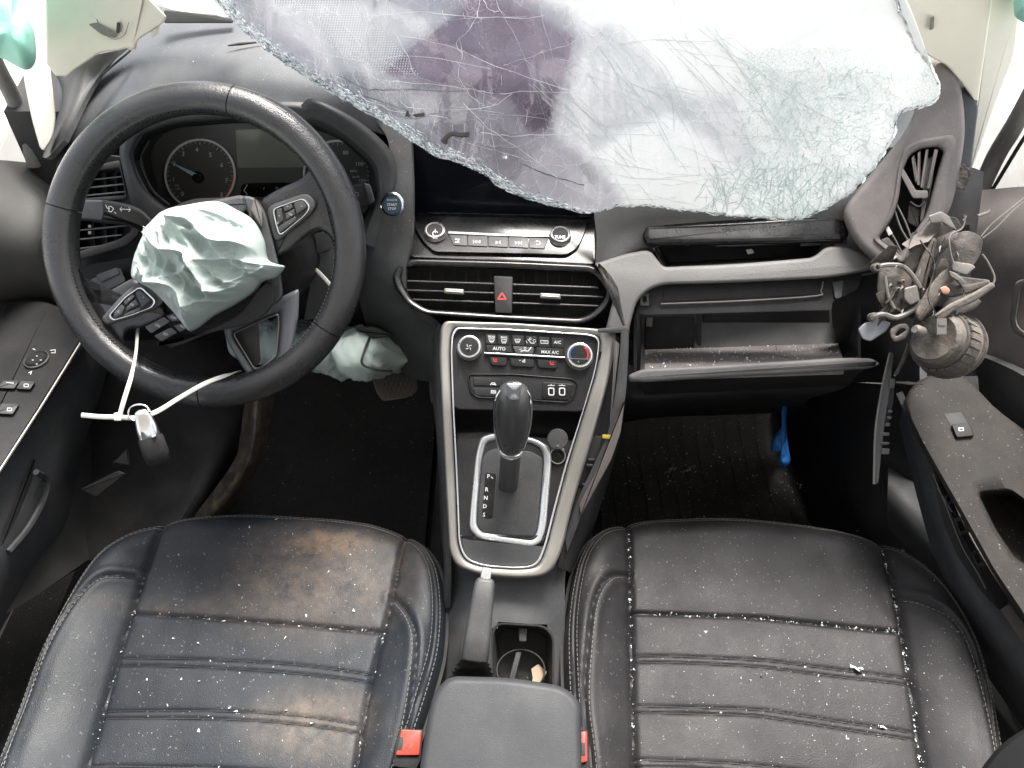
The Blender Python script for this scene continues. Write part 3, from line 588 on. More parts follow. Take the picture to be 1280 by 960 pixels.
# ================================================================= GEAR LEVER
gl = thing('gear_lever', 'automatic gear lever with black and silver knob', 'gear lever', SP(635, 604, 0))
a = SP(635, 606, -2); k0 = V(639, 563, .895)
b = MB(); b.tube(cr([a, a * .5 + k0 * .5, k0], 4), [.0125] * 5 + [.0125, .0125, .0122, .0122], 20); obj('stem', b, M['dash'], gl)
top = V(642, 483, .845); axis = top - k0; L_ = np.linalg.norm(axis); axis /= L_
xr = RT; yr = np.cross(axis, xr)
def knobring(t, wx, wy, off=0): return [k0 + axis * L_ * t + off * yr + wx * math.cos(q) * xr + wy * math.sin(q) * yr for q in np.linspace(0, 2 * math.pi, 32, endpoint=False)]
pf = [(-.02, .0125, .0125), (.04, .0135, .014), (.14, .0155, .017), (.3, .0185, .021), (.5, .0205, .024), (.7, .0208, .0235), (.85, .0195, .021), (.95, .0165, .017), (1.0, .012, .012), (1.02, .005, .005)]
b = MB(); b.rings([knobring(*q) for q in pf]); kn = obj('knob', b, M['leather'], gl, angle=60); kn.data.materials[0] = M['gloss'] if False else mat('knob_leather', (.045, .045, .046), .3, bump=.1, bscale=400)
b = MB()
for sgn in (-1, 1):
    b.tube(cr([k0 + axis * L_ * t + sgn * wx * 1.0 * xr - yr * wx * .25 for t, wx in ((.0, .0125), (.14, .0158), (.3, .019), (.5, .021), (.7, .0213), (.86, .0195), (.97, .0145))], 5), .0016, 8)
obj('knob_edge', b, M['chrome'], gl)
nrm = CAM - top; nrm /= np.linalg.norm(nrm)
KP = Plane((630, 480, .842), (655, 480, .842), (642, 510, .845))
b = MB(); b.slab(rp([(632, 479, 4), (653, 479, 4), (650, 500, 3), (636, 500, 3)]), Plane((630, 480, .818), (655, 480, .818), (642, 505, .8285)), th=10, bev=1.5, h=0, dome=1); obj('knob_inlay', b, M['bright'], gl)
b = MB(); b.lathe(k0 - axis * .002, axis, [(.0132, -.002), (.0142, 0), (.0148, .004), (.013, .005)], 24); obj('knob_collar', b, M['bright'], gl)
b = MB(); b.slab(rp([(618, 500), (622, 499), (622, 528), (619, 526)], 2), Depth(lambda x, y: .868), th=12, bev=1); obj('release_button', b, M['silver'], gl)
# ================================================================= HANDBRAKE
hb = thing('handbrake', 'black handbrake lever with silver button, tilted upright in front of the armrest', 'handbrake', TP(590, 835, 0))
p0, p1 = V(607, 722, .888), V(593, 826, .862)
ax = p1 - p0; Lh = np.linalg.norm(ax); ax /= Lh; n_ = CAM - p0; n_ -= ax * (n_ @ ax); n_ /= np.linalg.norm(n_); s_ = np.cross(ax, n_)
def hr(t, wx, wy): 
    return [p0 + ax * Lh * t + s_ * wx * math.copysign(abs(math.cos(q)) ** .45, math.cos(q)) + n_ * wy * math.copysign(abs(math.sin(q)) ** .45, math.sin(q)) for q in np.linspace(0, 2 * math.pi, 28, endpoint=False)]
b = MB(); b.rings([hr(t, a_, c_) for t, a_, c_ in ((0, .006, .006), (.02, .0095, .009), (.06, .0118, .011), (.3, .0135, .012), (.7, .0150, .013), (.98, .0158, .0135), (1, .0145, .012))]); obj('grip', b, M['dash'], hb, angle=50)
b = MB(); b.rings([hr(t, a_, c_) for t, a_, c_ in ((-.125, .0035, .0035), (-.12, .0058, .0055), (-.09, .0063, .006), (.04, .0065, .0065))]); obj('release_button', b, M['bright'], hb, angle=50)
q1 = TP(592, 850, -2)
b = MB(); rs = []
for i, t in enumerate(np.linspace(0, 1, 14)):
    c = p1 * (1 - t) + q1 * t; wq = .0145 + .011 * t + .0016 * math.sin(i * 2.2)
    rs.append([c + s_ * wq * math.cos(q) * 1.15 + n_ * (.012 + .004 * t) * math.sin(q) + n_ * .002 * math.sin(3 * q + i) for q in np.linspace(0, 2 * math.pi, 28, endpoint=False)])
b.rings(rs); obj('boot', b, mat('boot_leather', (.03, .028, .027), .32, wr=.4, wscale=60), hb)
# ================================================================= ARMREST
AP = Plane((560, 850, .790), (700, 850, .790), (640, 960, .745))
ar = thing('armrest', 'dark grey padded armrest box between the seats', 'armrest', (.0, .2, .35))
b = MB(); b.slab(rp([(541, 868, 26), (560, 845, 16), (640, 847, 30), (705, 858, 20), (727, 878, 18), (727, 960, 5), (726, 1110, 10), (508, 1110, 10), (526, 950, 5), (534, 900, 10)], k=8), AP, th=34, bev=9, h=4, k=6); obj('lid', b, M['armrest'], ar, angle=60)
b = MB(); b.slab(rp([(547, 872, 20), (562, 852, 14), (700, 864, 14), (720, 884, 14), (720, 1100, 5), (518, 1100, 5), (534, 930, 10)], k=8), AP, th=130, bev=4, h=-34); obj('storage_box', b, M['black'], ar)
# ================================================================= BUCKLES
def buckle(pts_red, pts_blk, slot, d, label, tilt=0):
    BP = Plane((500, 930, d), (530, 930, d), (510, 900, d + .012))
    r_ = thing('seat_belt_buckle', label, 'seat belt buckle', BP(*np.mean(pts_blk, 0), -60), 'seat belt buckles beside the armrest')
    b = MB(); b.slab(rp(pts_blk, 2), BP, th=60, bev=1, h=-2); obj('housing', b, M['black'], r_)
    b = MB(); b.slab(rp(pts_red, 2), BP, th=8, bev=1.2, h=2); obj('release_button', b, M['red'], r_)
    b = MB(); b.slab(rp(slot, .6), BP, th=3, bev=.3, h=2.3); obj('slot', b, M['deep'], r_)
    return BP, r_
BP, bk = buckle([(502, 912), (527, 913), (524, 944), (495, 944)], [(494, 931), (500, 911), (529, 912), (526, 950), (520, 962), (492, 958)], [(500, 921), (505, 921), (503, 938), (496, 938)], .815, 'red seat belt buckle beside the driver seat, left of the armrest')
b = MB(); b.text('PRESS', 515, 929, 3.6, BP, 2.4, rot=-78); obj('lettering', b, mat('red_relief', (.75, .12, .09), .4), bk, flat=True)
buckle([(725, 915), (733, 914), (734, 952), (725, 954)], [(722, 917), (735, 912), (737, 962), (722, 962)], [(727, 928), (731.5, 928), (732, 945), (727, 945)], .80, 'red seat belt buckle beside the passenger seat, right of the armrest')
# ================================================================= DASHBOARD
da = thing('dashboard', 'long dark grey car dashboard across the front of the cabin, dusted with glass', 'dashboard', (0, 1.0, .6))
W = lambda x, y, z: np.array([x, y, z], float)
_V = V
def V(px, py=None, d=None): return px if py is None else _V(px, py, d)
def patch(b, rows, k=8, th=.006, disp=None):
    A = [cr([q if isinstance(q, np.ndarray) else _V(*q) for q in r], k) for r in rows]; n = len(A[0])
    G = np.array([cr([a[j] for a in A], k) for j in range(n)]).transpose(1, 0, 2); b.grid(G, th, disp(G) if disp else None); return b
# body behind the fascia
b = MB(); prof = [(1.24, .80), (1.02, .76), (1.00, .60), (1.12, .50), (1.25, .45), (1.32, .45), (1.32, .80)]
b.rings([[(x, y, z) for y, z in prof] for x in (-.74, -.3, 0, .14)]); b.rings([[(x, y, z) for y, z in prof[:1] + [(1.16, .76), (1.16, .45)] + prof[4:]] for x in (.145, .4, .72)]); obj('body', b, M['deep'], da, angle=20)
# top pad
b = MB(); patch(b, [
 [W(-.74, 1.26, .80), W(-.6, 1.26, .85), W(-.4, 1.26, .87), W(-.1, 1.26, .88), W(.15, 1.26, .88), W(.4, 1.26, .87), W(.6, 1.26, .84), W(.74, 1.26, .80)],
 [X(40, 150, -.72), Z(165, 62, .835), Z(300, 50, .862), Z(470, 60, .868), Z(620, 60, .868), Z(800, 60, .860), Z(960, 80, .84), X(1190, 90, .66)],
 [X(55, 190, -.72), Z(140, 105, .80), Z(260, 88, .850), Z(420, 100, .858), Z(620, 110, .850), Z(800, 120, .84), Z(960, 130, .82), X(1180, 140, .64)],
 [X(70, 212, -.70), Z(118, 160, .77), Z(205, 130, .815), Z(370, 134, .835), Y(508, 176, .885), Y(640, 186, .885), Y(740, 220, .85), X(1150, 200, .58)]], k=8, th=.01)
top = obj('top_pad', b, M['dashtop'], da, angle=60)
b = MB(); b.tube([_V(*Z(285, 57, .866)), _V(*Z(300, 55, .867)), _V(*Z(330, 52, .868))], [.001, .002, .001], 6); obj('panel_gap', b, M['deep'], da); b = MB(); b.tube(cr([_V(*X(58, 196, -.715)) + W(0, -.002, .004), _V(*Z(112, 118, .800)) + W(0, -.002, .006), _V(*Z(165, 66, .838)) + W(0, 0, .004)], 6), .0016, 6); obj('panel_gap', b, M['deep'], da)
# left end cap
b = MB(); patch(b, [[X(62, 90, -.735), Z(95, 75, .84), Z(160, 60, .848)], [X(66, 140, -.73), Z(90, 112, .81), Z(120, 100, .822)], [X(52, 196, -.72), Z(60, 196, .765), Z(80, 175, .79)]], k=6); obj('end_cap', b, M['dash'], da)
# hood round the instruments
HD = Depth(lambda x, y: interp([120, 200, 300, 350], [.905, .945, .985, 1.0])(y))
HO = [(148, 188, 10), (160, 152, 16), (210, 133, 20), (300, 128, 40), (385, 127, 20), (440, 147, 20), (494, 190, 14), (496, 240, 14), (470, 300, 16), (430, 332, 10), (220, 300, 30), (165, 262, 20)]
HI = [(164, 196, 10), (176, 170, 14), (215, 156, 20), (300, 149, 40), (372, 154, 20), (426, 168, 20), (470, 206, 10), (471, 240, 14), (448, 280, 16), (420, 306, 10), (215, 262, 16), (182, 236, 20)]
b = MB(); b.frame(rp(HO), rp(HI), HD, th=45, h=-6, crown=12, k=10, hin=-10); obj('cluster_hood', b, M['dash'], da, angle=60)
b = MB(); bo = [(382, 130, 6), (392, 125, 6), (440, 146, 20), (480, 172, 14), (497, 200, 12), (496, 245, 14), (480, 300, 14), (455, 300, 8), (466, 250, 10), (462, 205, 12), (430, 174, 20), (385, 150, 6)]
hd = HD.f
def L_(pts, off): return [(x, y, hd(x, y) - off) for x, y in pts]
b.patch([L_([(376, 131), (392, 124), (440, 146), (480, 178), (496, 208), (490, 248), (470, 310)], .006), L_([(378, 138), (396, 131), (438, 154), (474, 186), (489, 214), (485, 250), (464, 308)], .009),
 L_([(378, 146), (396, 142), (432, 164), (466, 196), (476, 220), (478, 252), (457, 305)], .008), L_([(376, 153), (394, 152), (430, 170), (466, 202), (473, 226), (470, 256), (452, 300)], .004), L_([(372, 158), (392, 158), (428, 174), (463, 205), (470, 228), (467, 254), (450, 294)], -.02)], k=8, th=.005); obj('hood_brow', b, M['dash'], da, angle=80)
b = MB(); b.well(rp(HI), rp([(x * .93 + 310 * .07, y * .94 + 215 * .06, *r) for x, y, *r in HI]), HD, 130, h=-14, cap=False); cw = obj('cluster_recess', b, M['deep'], da)
b = MB(); b.tube([HD(*q, -16) for q in cr([(176, 168), (165, 196), (182, 236), (202, 258), (232, 266)], 5)], .0022, 6); b.tube([HD(*q, -30) for q in cr([(186, 176), (176, 200), (190, 236), (212, 256)], 5)], .0015, 6); obj('recess_edge', b, M['dash'], da)
CL = Plane(Y(200, 170, .955), Y(450, 170, .955), Y(300, 270, .935))
ic = MB(); ic.slab(rp([(185, 190, 20), (210, 160, 20), (300, 153, 20), (400, 160, 20), (462, 196, 10), (466, 240, 10), (440, 270, 10), (205, 266, 20)]), CL, th=6, bev=1, h=0); cl_ = obj('instrument_cluster', ic, M['dial'], da)
for (cx, cy, r, a0, a1) in ((250, 218, 43.5, 122, 432), (422, 218, 42, 120, 420)):
    b = MB(); b.tube([CL(cx + r * math.cos(t), cy + r * math.sin(t), 3) for t in np.linspace(R(a0), R(a1), 60)], .0017, 8); obj('dial_ring', b, M['ringw'], cl_)
b = MB(); b.tube([CL(250 + 41.5 * math.cos(t), 218 + 41.5 * math.sin(t), 2) for t in np.linspace(R(2), R(62), 14)], .0013, 4); obj('red_zone', b, M['redprint'], cl_)
b = MB(); b.slab(rp([(294, 162), (386, 160), (390, 209), (297, 210)], 2), CL, th=3, bev=.5, h=1); obj('display', b, M['display'], cl_)
b = MB(); b.slab(rp([(302, 231, 2), (310, 229, 3), (376, 228, 3), (376, 246, 2), (300, 246, 4)], 2), CL, th=3, bev=.5, h=1); obj('odometer_display', b, M['gloss'], cl_)
b = MB()
for s_, x, y in (('0', 228, 242.5), ('1', 217, 224.5), ('2', 218, 204.5), ('3', 229, 192.5), ('4', 246, 187.5), ('5', 263, 193.8), ('6', 277, 206.5), ('7', 283, 226), ('8', 277, 243.5)): b.text(s_, x, y, 5.6, CL, .5, bold=.01)
obj('dial_numbers', b, M['print'], cl_, flat=True); b = MB()
for s_, x, y, z_ in (('80', 432, 191, 5), ('100', 449, 205, 5), ('60', 408, 196, 4.5), ('RPM', 221, 232, 2), ('x1000', 222, 236, 2), ('MPH', 442, 214, 3), ('km/h', 445, 221, 3), ('120', 452, 226, 4)): b.text(s_, x, y, z_, CL, .5, bold=.01)
for i in range(33):
    t = R(135 + i * 270 / 32); q = 37 if i % 4 == 0 else 39; b.line([(250 + q * math.cos(t), 218 + q * math.sin(t)), (250 + 41 * math.cos(t), 218 + 41 * math.sin(t))], CL, .6, .5)
    b.line([(422 + (q - 1.5) * math.cos(t), 218 + (q - 1.5) * math.sin(t)), (422 + 39.5 * math.cos(t), 218 + 39.5 * math.sin(t))], CL, .6, .5)
b.line([(309, 231), (305, 238), (309, 243)], CL, 1, 1.3); b.text('F', 330, 236, 3, CL, 1.3); b.text('H', 346, 235, 3, CL, 1.3)
obj('dial_numbers', b, M['print'], cl_, flat=True)
b = MB(); b.lathe(CL(248, 221, 0), CL.n, [(.0085, 0), (.0085, .004), (.006, .008), (.0001, .0085)], 24); obj('needle_hub', b, M['gloss'], cl_)
b = MB(); b.slab([(251, 219.3), (247, 224), (230, 213.5), (215, 204.3), (214.6, 203.7), (215.4, 203.4), (232, 210.8)], CL, th=1, bev=.2, h=6); obj('needle', b, mat('needle_blue', (.42, .60, .66), .5), cl_)
# left air vent
LV = Plane(X(95, 230, -.63), Y(160, 225, .90), X(100, 320, -.60))
LV = Plane((95, 215, 1.02), (165, 215, .985), (120, 320, 1.0))
for o_, i_ in (([(95, 212, 4), (150, 200, 4), (160, 250, 6), (98, 254, 3)], [(101, 216, 3), (150, 211, 3), (157, 244, 4), (102, 248, 3)]), ([(92, 272, 3), (160, 272, 6), (178, 290, 10), (160, 308, 10), (92, 328, 6)], [(96, 276, 3), (158, 277, 6), (166, 288, 8), (150, 299, 8), (96, 315, 4)])):
    b = MB(); b.frame(rp(o_), rp(i_), LV, th=15, h=2, crown=3); vf = obj('side_vent', b, M['black'], da)
    b = MB(); b.well(rp(i_), rp(i_), LV, 22, h=-2); obj('vent_cavity', b, M['deep'], vf)
    ya, yb = i_[0][1], i_[-1][1]
    for k_ in range(3):
        y = ya + (yb - ya) * (k_ + .7) / 3.4; x1 = 153 + 3 * k_ if ya < 250 else 158 - 6 * k_
        b = MB(); b.slab([(98, y + 3), (x1, y - 3), (x1, y - 1), (98, y + 5)], LV, th=10, bev=.5, h=-3); obj('slat', b, M['dash'], vf)
    for x in (115, 130, 143):
        b = MB(); b.slab([(x, ya), (x + 2, ya), (x + 4, yb - 4), (x + 2, yb - 4)], LV, th=8, bev=.4, h=-13); obj('vane', b, M['black'], vf)
    for x, y in ((110, ya + 13), (110, ya + 5)):
        b = MB(); b.slab(rp([(x, y), (x + 4, y), (x + 4, y + 4), (x, y + 4)], 1), LV, th=3, bev=.5, h=-1); obj('vent_tab', b, M['tab'], vf)
b = MB(); b.patch([[(84, 190, 1.06), (140, 195, 1.02), (170, 200, 1.0)], [(84, 240, 1.06), (140, 240, 1.04), (175, 245, 1.02)], [(84, 340, 1.05), (150, 330, 1.03), (230, 290, 1.03)]], th=.01); obj('vent_backing', b, M['deep'], da)
# lower dash on the driver's side
b = MB(); b.patch([[(80, 335, 1.03), (170, 320, 1.01), (240, 295, 1.02), (330, 300, 1.04), (440, 330, 1.05)], [(86, 365, 1.04), (170, 355, 1.02), (250, 345, 1.03), (340, 345, 1.05), (450, 360, 1.07)],
    [(95, 400, 1.07), (180, 395, 1.06), (260, 400, 1.08), (350, 395, 1.09), (460, 395, 1.10)], [(110, 428, 1.16), (200, 425, 1.16), (280, 425, 1.18), (360, 415, 1.19), (520, 412, 1.2)]], th=.008); obj('knee_panel', b, M['black'], da)
b = MB(); b.slab(rp([(112, 350), (150, 334), (158, 352), (122, 370)], 4), Plane((112, 350, 1.02), (158, 340, 1.0), (120, 370, 1.02)), th=8, bev=2, h=4); b.slab(rp([(120, 344), (146, 334), (150, 342), (126, 353)], 2), Plane((112, 350, 1.02), (158, 340, 1.0), (120, 370, 1.02)), th=3, bev=1, h=6); obj('headlight_switch', b, M['dash'], da)
# column shroud
b = MB(); b.tube(cr([V(300, 330, .90), V(320, 322, .96), V(330, 310, 1.04)], 3), [.075, .075, .078, .08, .082, .085, .085], 28, .75); obj('column_shroud', b, M['black'], da)
b = MB(); b.patch([[(385, 300, .97), (420, 292, .98), (440, 300, .99)], [(388, 350, .98), (425, 345, .99), (450, 350, 1.0)], [(380, 400, 1.02), (415, 395, 1.02), (440, 385, 1.03)]], th=.01); obj('shroud_side', b, M['dash'], da)
b = MB(); b.slab(rp([(392, 292), (412, 288), (414, 312), (396, 318)], 3), Depth(lambda x, y: .96), th=12, bev=2); b.slab(rp([(386, 298), (394, 296), (394, 316), (388, 318)], 1), Depth(lambda x, y: .965), th=8, bev=1); obj('tilt_clip', b, M['deep'], da)
# panel with the start button
b = MB(); b.patch([[(462, 140, .955), (490, 140, .95), (520, 150, .95)], [(486, 180, .950), (500, 172, .947), (514, 168, .944)], [(482, 245, .958), (500, 245, .953), (516, 245, .950)], [(468, 292, .975), (492, 295, .966), (514, 300, .962)], [(452, 325, 1.0), (480, 332, .978), (506, 345, .972)],
    [(448, 365, 1.03), (478, 370, 1.0), (512, 385, .978)], [(456, 400, 1.08), (500, 410, 1.04), (552, 418, .99)], [(470, 440, 1.16), (510, 470, 1.12), (552, 480, 1.0)]], th=.008)
cs = obj('centre_flank', b, M['dash'], da, angle=60)
SB = Plane((475, 250, .955), (510, 250, .951), (490, 285, .965))
b = MB(); b.lathe(SB(491, 255.5, 8), SB.n, [(.0150, -.003), (.0155, .002), (.0145, .0035), (.0125, .0035), (.0118, .001), (.0118, -.003)], 40); obj('start_button_ring', b, M['chrome'], da)
b = MB(); b.lathe(SB(491, 255.5, 8), SB.n, [(.0117, -.003), (.0117, .0012), (.011, .002), (.0001, .0024)], 32); stb = obj('start_button', b, mat('button_blue', (.05, .09, .12), .25), da)
b = MB(); b.text('ENGINE', 490, 250, 2.6, SB, 10.8); b.text('START', 490, 256, 3, SB, 10.8, bold=.02); b.text('STOP', 490, 261, 3, SB, 10.8, bold=.02); obj('lettering', b, M['print'], stb, flat=True)
# touch screen
SC = Plane(Y(512, 173, .865), Y(740, 173, .865), Y(620, 270, .850))
b = MB(); b.slab(rp([(511, 168, 2), (745, 172, 2), (740, 271, 2), (516, 266, 2)]), SC, th=16, bev=1, h=0); scn = obj('touchscreen', b, M['screen'], da)
b = MB(); b.slab(rp([(514, 265.2), (739, 270), (739, 273), (515, 268)], .8), SC, th=4, bev=.6, h=2.5); obj('screen_lip', b, M['gloss'], da)
AU = Plane(Y(516, 268, .842), Y(734, 273, .842), (620, 320, .972))
b = MB(); b.slab(rp([(508, 250, 6), (516, 263, 3), (736, 268, 3), (745, 262, 4), (745, 328, 4), (740, 331, 2), (512, 322, 6)]), AU, th=20, bev=2, h=-5); obj('audio_surround', b, M['gloss'], da)
b = MB(); b.slab(rp([(515, 268, 2), (735, 273, 2), (731, 293, 8), (723, 310, 8), (709, 319, 6), (542, 315, 6), (528, 302, 8), (518, 284, 8)]), AU, th=10, bev=1.6, h=0); au = obj('audio_panel', b, M['gloss'], da)
au['label'] = 'gloss black audio panel with a knob at each end'
knob(AU, 544, 292, 12.5, .007, au, None); knob(AU, 700, 297, 12.5, .007, au, None)
b = MB(); b.slab(rp([(560, 288.6), (620, 291.6), (686, 294), (688, 296.4), (620, 294.6), (560, 291.8)], 1), AU, th=4, bev=.6, h=2.6); obj('silver_strip', b, M['silver'], au)
for i in range(5):
    x0 = 559 + i * 25.6; x1 = x0 + 24.9; f = lambda x: (x - 559) * .035
    e = [(x0 + (2 if i == 0 else 0), 293 + f(x0)), (x1, 293 + f(x1)), (x1 - (6 if i == 4 else 0), 306.5 + f(x1)), (x0 + (8 if i == 0 else 0), 306 + f(x0))]
    b = MB(); b.slab(rp(e, 1.5), AU, th=4, bev=.7, h=1.4); obj('button', b, M['dash'], au)
b = MB(); Q = AU; hh = 1.9
b.line([(569, 299), (574, 299), (572, 301.5)], Q, .9, hh); b.line([(569, 302.5), (574, 302.7)], Q, .9, hh)
def tri(x, y, s_, dr): b.add([Q(x + s_ * dr, y, hh), Q(x - s_ * .6 * dr, y - s_, hh), Q(x - s_ * .6 * dr, y + s_, hh)], [(0, 1, 2)])
tri(595, 302, 2.1, -1); tri(599, 302.1, 2.1, -1); b.line([(591.8, 300), (591.8, 304)], Q, .7, hh)
tri(621, 303, 2.1, 1); b.line([(625, 301), (625, 305)], Q, .8, hh); tri(645, 303.5, 2.1, 1); tri(649, 303.6, 2.1, 1); b.line([(652, 301.5), (652, 305.6)], Q, .7, hh)
b.line([(670, 302), (674, 301.6), (676, 304), (673, 306), (670.5, 305)], Q, .8, hh); b.line([(670, 302), (672, 300.5)], Q, .8, hh)
obj('audio_symbols', b, M['print'], au, flat=True)
b = MB(); b.text('TUNE', 700, 296.5, 3.6, AU, 8.8, bold=.03); b.line(circ(544, 292, 3.2, n=14)[2:], AU, .9, 8.8); b.line([(544, 286.5), (544, 291)], AU, .9, 8.8); b.text('VOL', 544, 297.5, 2.4, AU, 8.8); obj('knob_lettering', b, M['print'], au, flat=True)
# centre vents
VP = Plane((500, 328, .972), (760, 333, .972), (630, 402, .955))
VO = [(490, 346, 5), (497, 330, 8), (514, 323, 10), (640, 326, 30), (741, 331, 10), (756, 342, 8), (769, 363, 6), (764, 378, 8), (748, 396, 10), (728, 405, 10), (630, 400, 30), (530, 393, 10), (508, 380, 8), (494, 360, 6)]
VI = [(501, 346, 4), (505, 338, 5), (518, 333, 6), (640, 337, 30), (737, 341, 8), (747, 349, 6), (757, 364, 5), (754, 374, 6), (742, 389, 8), (726, 397, 8), (630, 392, 30), (534, 386, 8), (516, 375, 6), (505, 358, 5)]
b = MB(); b.frame(rp(VO), rp(VI), VP, th=22, h=2, crown=5, k=8, hin=-1); cv = obj('centre_vents', b, M['gloss'], da, angle=60); cv['label'] = 'gloss black housing of the twin centre air vents'
b = MB(); b.well(rp(VI), rp(VI), VP, 30, h=-3); obj('vent_cavity', b, M['deep'], cv)
for y0 in (350, 361.5, 373):
    for xa, xb, dyy in ((506 + abs(y0 - 356) * .5, 617, .8), (641, 754 - abs(y0 - 362) * .5, 4)):
        b = MB(); f = lambda x: y0 + (x - 506) * .035; b.slab([(xa, f(xa)), (xb, f(xb)), (xb, f(xb) + 2.2), (xa, f(xa) + 2.2)], VP, th=13, bev=.5, h=-4); obj('slat', b, M['gloss'], cv)
for x in list(range(522, 615, 15)) + list(range(654, 745, 15)):
    b = MB(); b.slab([(x, 340), (x + 1.5, 340), (x + 1.5, 388), (x, 388)], VP, th=10, bev=.3, h=-18); obj('vane', b, M['black'], cv)
for xa, xb, y0 in ((555, 580, 360), (675, 701, 366)):
    b = MB(); b.slab(rp([(xa, y0), (xb, y0 + 1.5), (xb, y0 + 8.5), (xa, y0 + 7)], 2), VP, th=8, bev=1.5, h=1); obj('vent_tab', b, M['tab'], cv)
    b = MB(); b.slab(rp([(xa + 2, y0 + 3), (xb - 2, y0 + 4.5), (xb - 2, y0 + 5.8), (xa + 2, y0 + 4.5)], .5), VP, th=2, bev=.3, h=2); obj('tab_groove', b, M['silver'], cv)
b = MB(); b.slab(rp([(617, 345), (641, 346), (640, 392), (619, 391)], 2), VP, th=16, bev=1.5, h=2); hz = obj('hazard_button', b, M['black'], cv)
b = MB(); b.line([(627.5, 366), (632.5, 374), (622.5, 373.8), (627.5, 366)], VP, 1.6, 2.3); obj('hazard_triangle', b, M['redprint'], da, flat=True)
# passenger side
b = MB(); b.patch([[(738, 205, .94), (830, 225, .93), (960, 230, .925), (1075, 205, .92)], [(742, 262, .955), (830, 262, .945), (960, 258, .94), (1068, 250, .925)], [(746, 300, .965), (805, 285, .96), (940, 276, .955), (1056, 276, .94)], [(744, 332, .975), (780, 318, .968), (840, 315, .99), (1060, 305, .96)]], th=.008)
b.cut([(818, 307), (1028, 305), (1016, 322), (830, 333)]); obj('passenger_pad', b, M['pad'], da, angle=60)
PP = Plane((760, 330, .962), (1090, 325, .935), (800, 400, .945))
b = MB(); b.slab(rp([(805, 278, 6), (930, 273, 60), (1049, 264, 6), (1058, 270, 5), (1061, 296, 5), (1052, 303, 4), (930, 306, 60), (808, 308, 4), (802, 296, 6)]), PP, th=14, bev=9, h=8, k=7); obj('gloss_strip', b, M['gloss'], da, angle=70)['label'] = 'gloss black trim strip above the passenger shelf'
b = MB(); b.well(rp([(815, 305, 3), (1030, 303, 3), (1018, 324, 4), (829, 335, 4)]), rp([(825, 308, 3), (1022, 305, 3), (1012, 319, 4), (836, 328, 4)]), PP, 60, h=0); obj('shelf_pocket', b, M['black'], da)
b = MB(); b.slab(rp([(932, 312), (940, 311), (943, 316), (935, 318)], 1.5), PP, th=3, bev=1, h=-30); obj('clip', b, M['white'], da)
b = MB(); b.slab(rp([(742, 330, 4), (782, 317, 10), (812, 312, 8), (829, 334, 6), (925, 330, 60), (1017, 322, 8), (1032, 308, 8), (1060, 308, 20), (1100, 326, 6), (1097, 336, 5), (1045, 347, 30), (930, 353, 60), (822, 356, 14), (797, 372, 14), (789, 400, 14), (785, 418, 4), (757, 412, 4), (769, 363, 6), (755, 341, 8)]), PP, th=24, bev=5, h=4, k=5); obj('soft_pad', b, M['pad'], da, angle=70)
# glove box opening
b = MB(); b.slab(rp([(796, 350, 3), (1078, 342, 3), (1072, 362, 6), (1040, 378, 10), (1040, 388, 3), (805, 394, 3), (797, 392, 2)]), PP, th=10, bev=1, h=-14); obj('glove_box_surround', b, M['black'], da)
b = MB(); b.tube([PP(*q, -11) for q in cr([(826, 380), (930, 376), (1020, 370), (1026, 364), (1029, 352)], 4)], .0011, 5); obj('ledge_edge', b, M['dusty'], da)
b = MB(); b.slab(rp([(830, 358), (1026, 349), (1024, 368), (828, 378)], 4), PP, th=3, bev=1, h=-13); obj('inner_ledge', b, M['black'], da)
b = MB(); b.frame(rp([(800, 366), (811, 366), (811, 382), (800, 382)], 1), rp([(803, 370), (808, 370), (808, 378), (803, 378)], 1), PP, th=3, h=-10, crown=.4); obj('latch_plate', b, M['dash'], da); b = MB(); b.slab(rp([(1040, 352), (1055, 350), (1052, 372), (1044, 374)], 3), PP, th=3, bev=1, h=-11); obj('latch_plate', b, M['dash'], da)
b = MB(); b.grid(np.array([[_V(x, y, d) for x in np.linspace(800, 1046, 24)] for y, d in ((384, 1.18), (410, 1.16), (440, 1.14), (470, 1.12))]), .004); bb = obj('glove_box_bin', b, M['dash'], da)
bs2 = MB(); b = MB(); b.grid(np.array([[_V(1046 + t * 26, y, 1.17 - t * .17) for t in np.linspace(0, 1, 8)] for y in (380, 400, 430, 452)]), .004); bs2.grid(np.array([[_V(802 - t * 6, y, 1.17 - t * .19) for t in np.linspace(0, 1, 8)] for y in (384, 400, 430, 470)]), .004); obj('bin_side', b, M['black'], da); obj('bin_side', bs2, M['black'], da)
b = MB(); b.slab([(870, 392), (877, 392), (877, 440), (872, 440)], Depth(lambda x, y: 1.145), th=6, bev=1); obj('divider', b, M['deep'], da)
b = MB(); b.slab(rp([(878, 392), (1036, 385), (1040, 432), (878, 436)], 3), Depth(lambda x, y: 1.165), th=6, bev=2); b.slab(rp([(806, 396), (868, 394), (868, 438), (806, 440)], 3), Depth(lambda x, y: 1.14), th=6, bev=2); obj('bin_panel', b, M['black'], da)
b = MB(); b.slab(rp([(808, 397), (816, 397), (815, 409), (808, 408)], 1), Depth(lambda x, y: 1.125), th=4, bev=1); obj('clip', b, M['seal'], da)
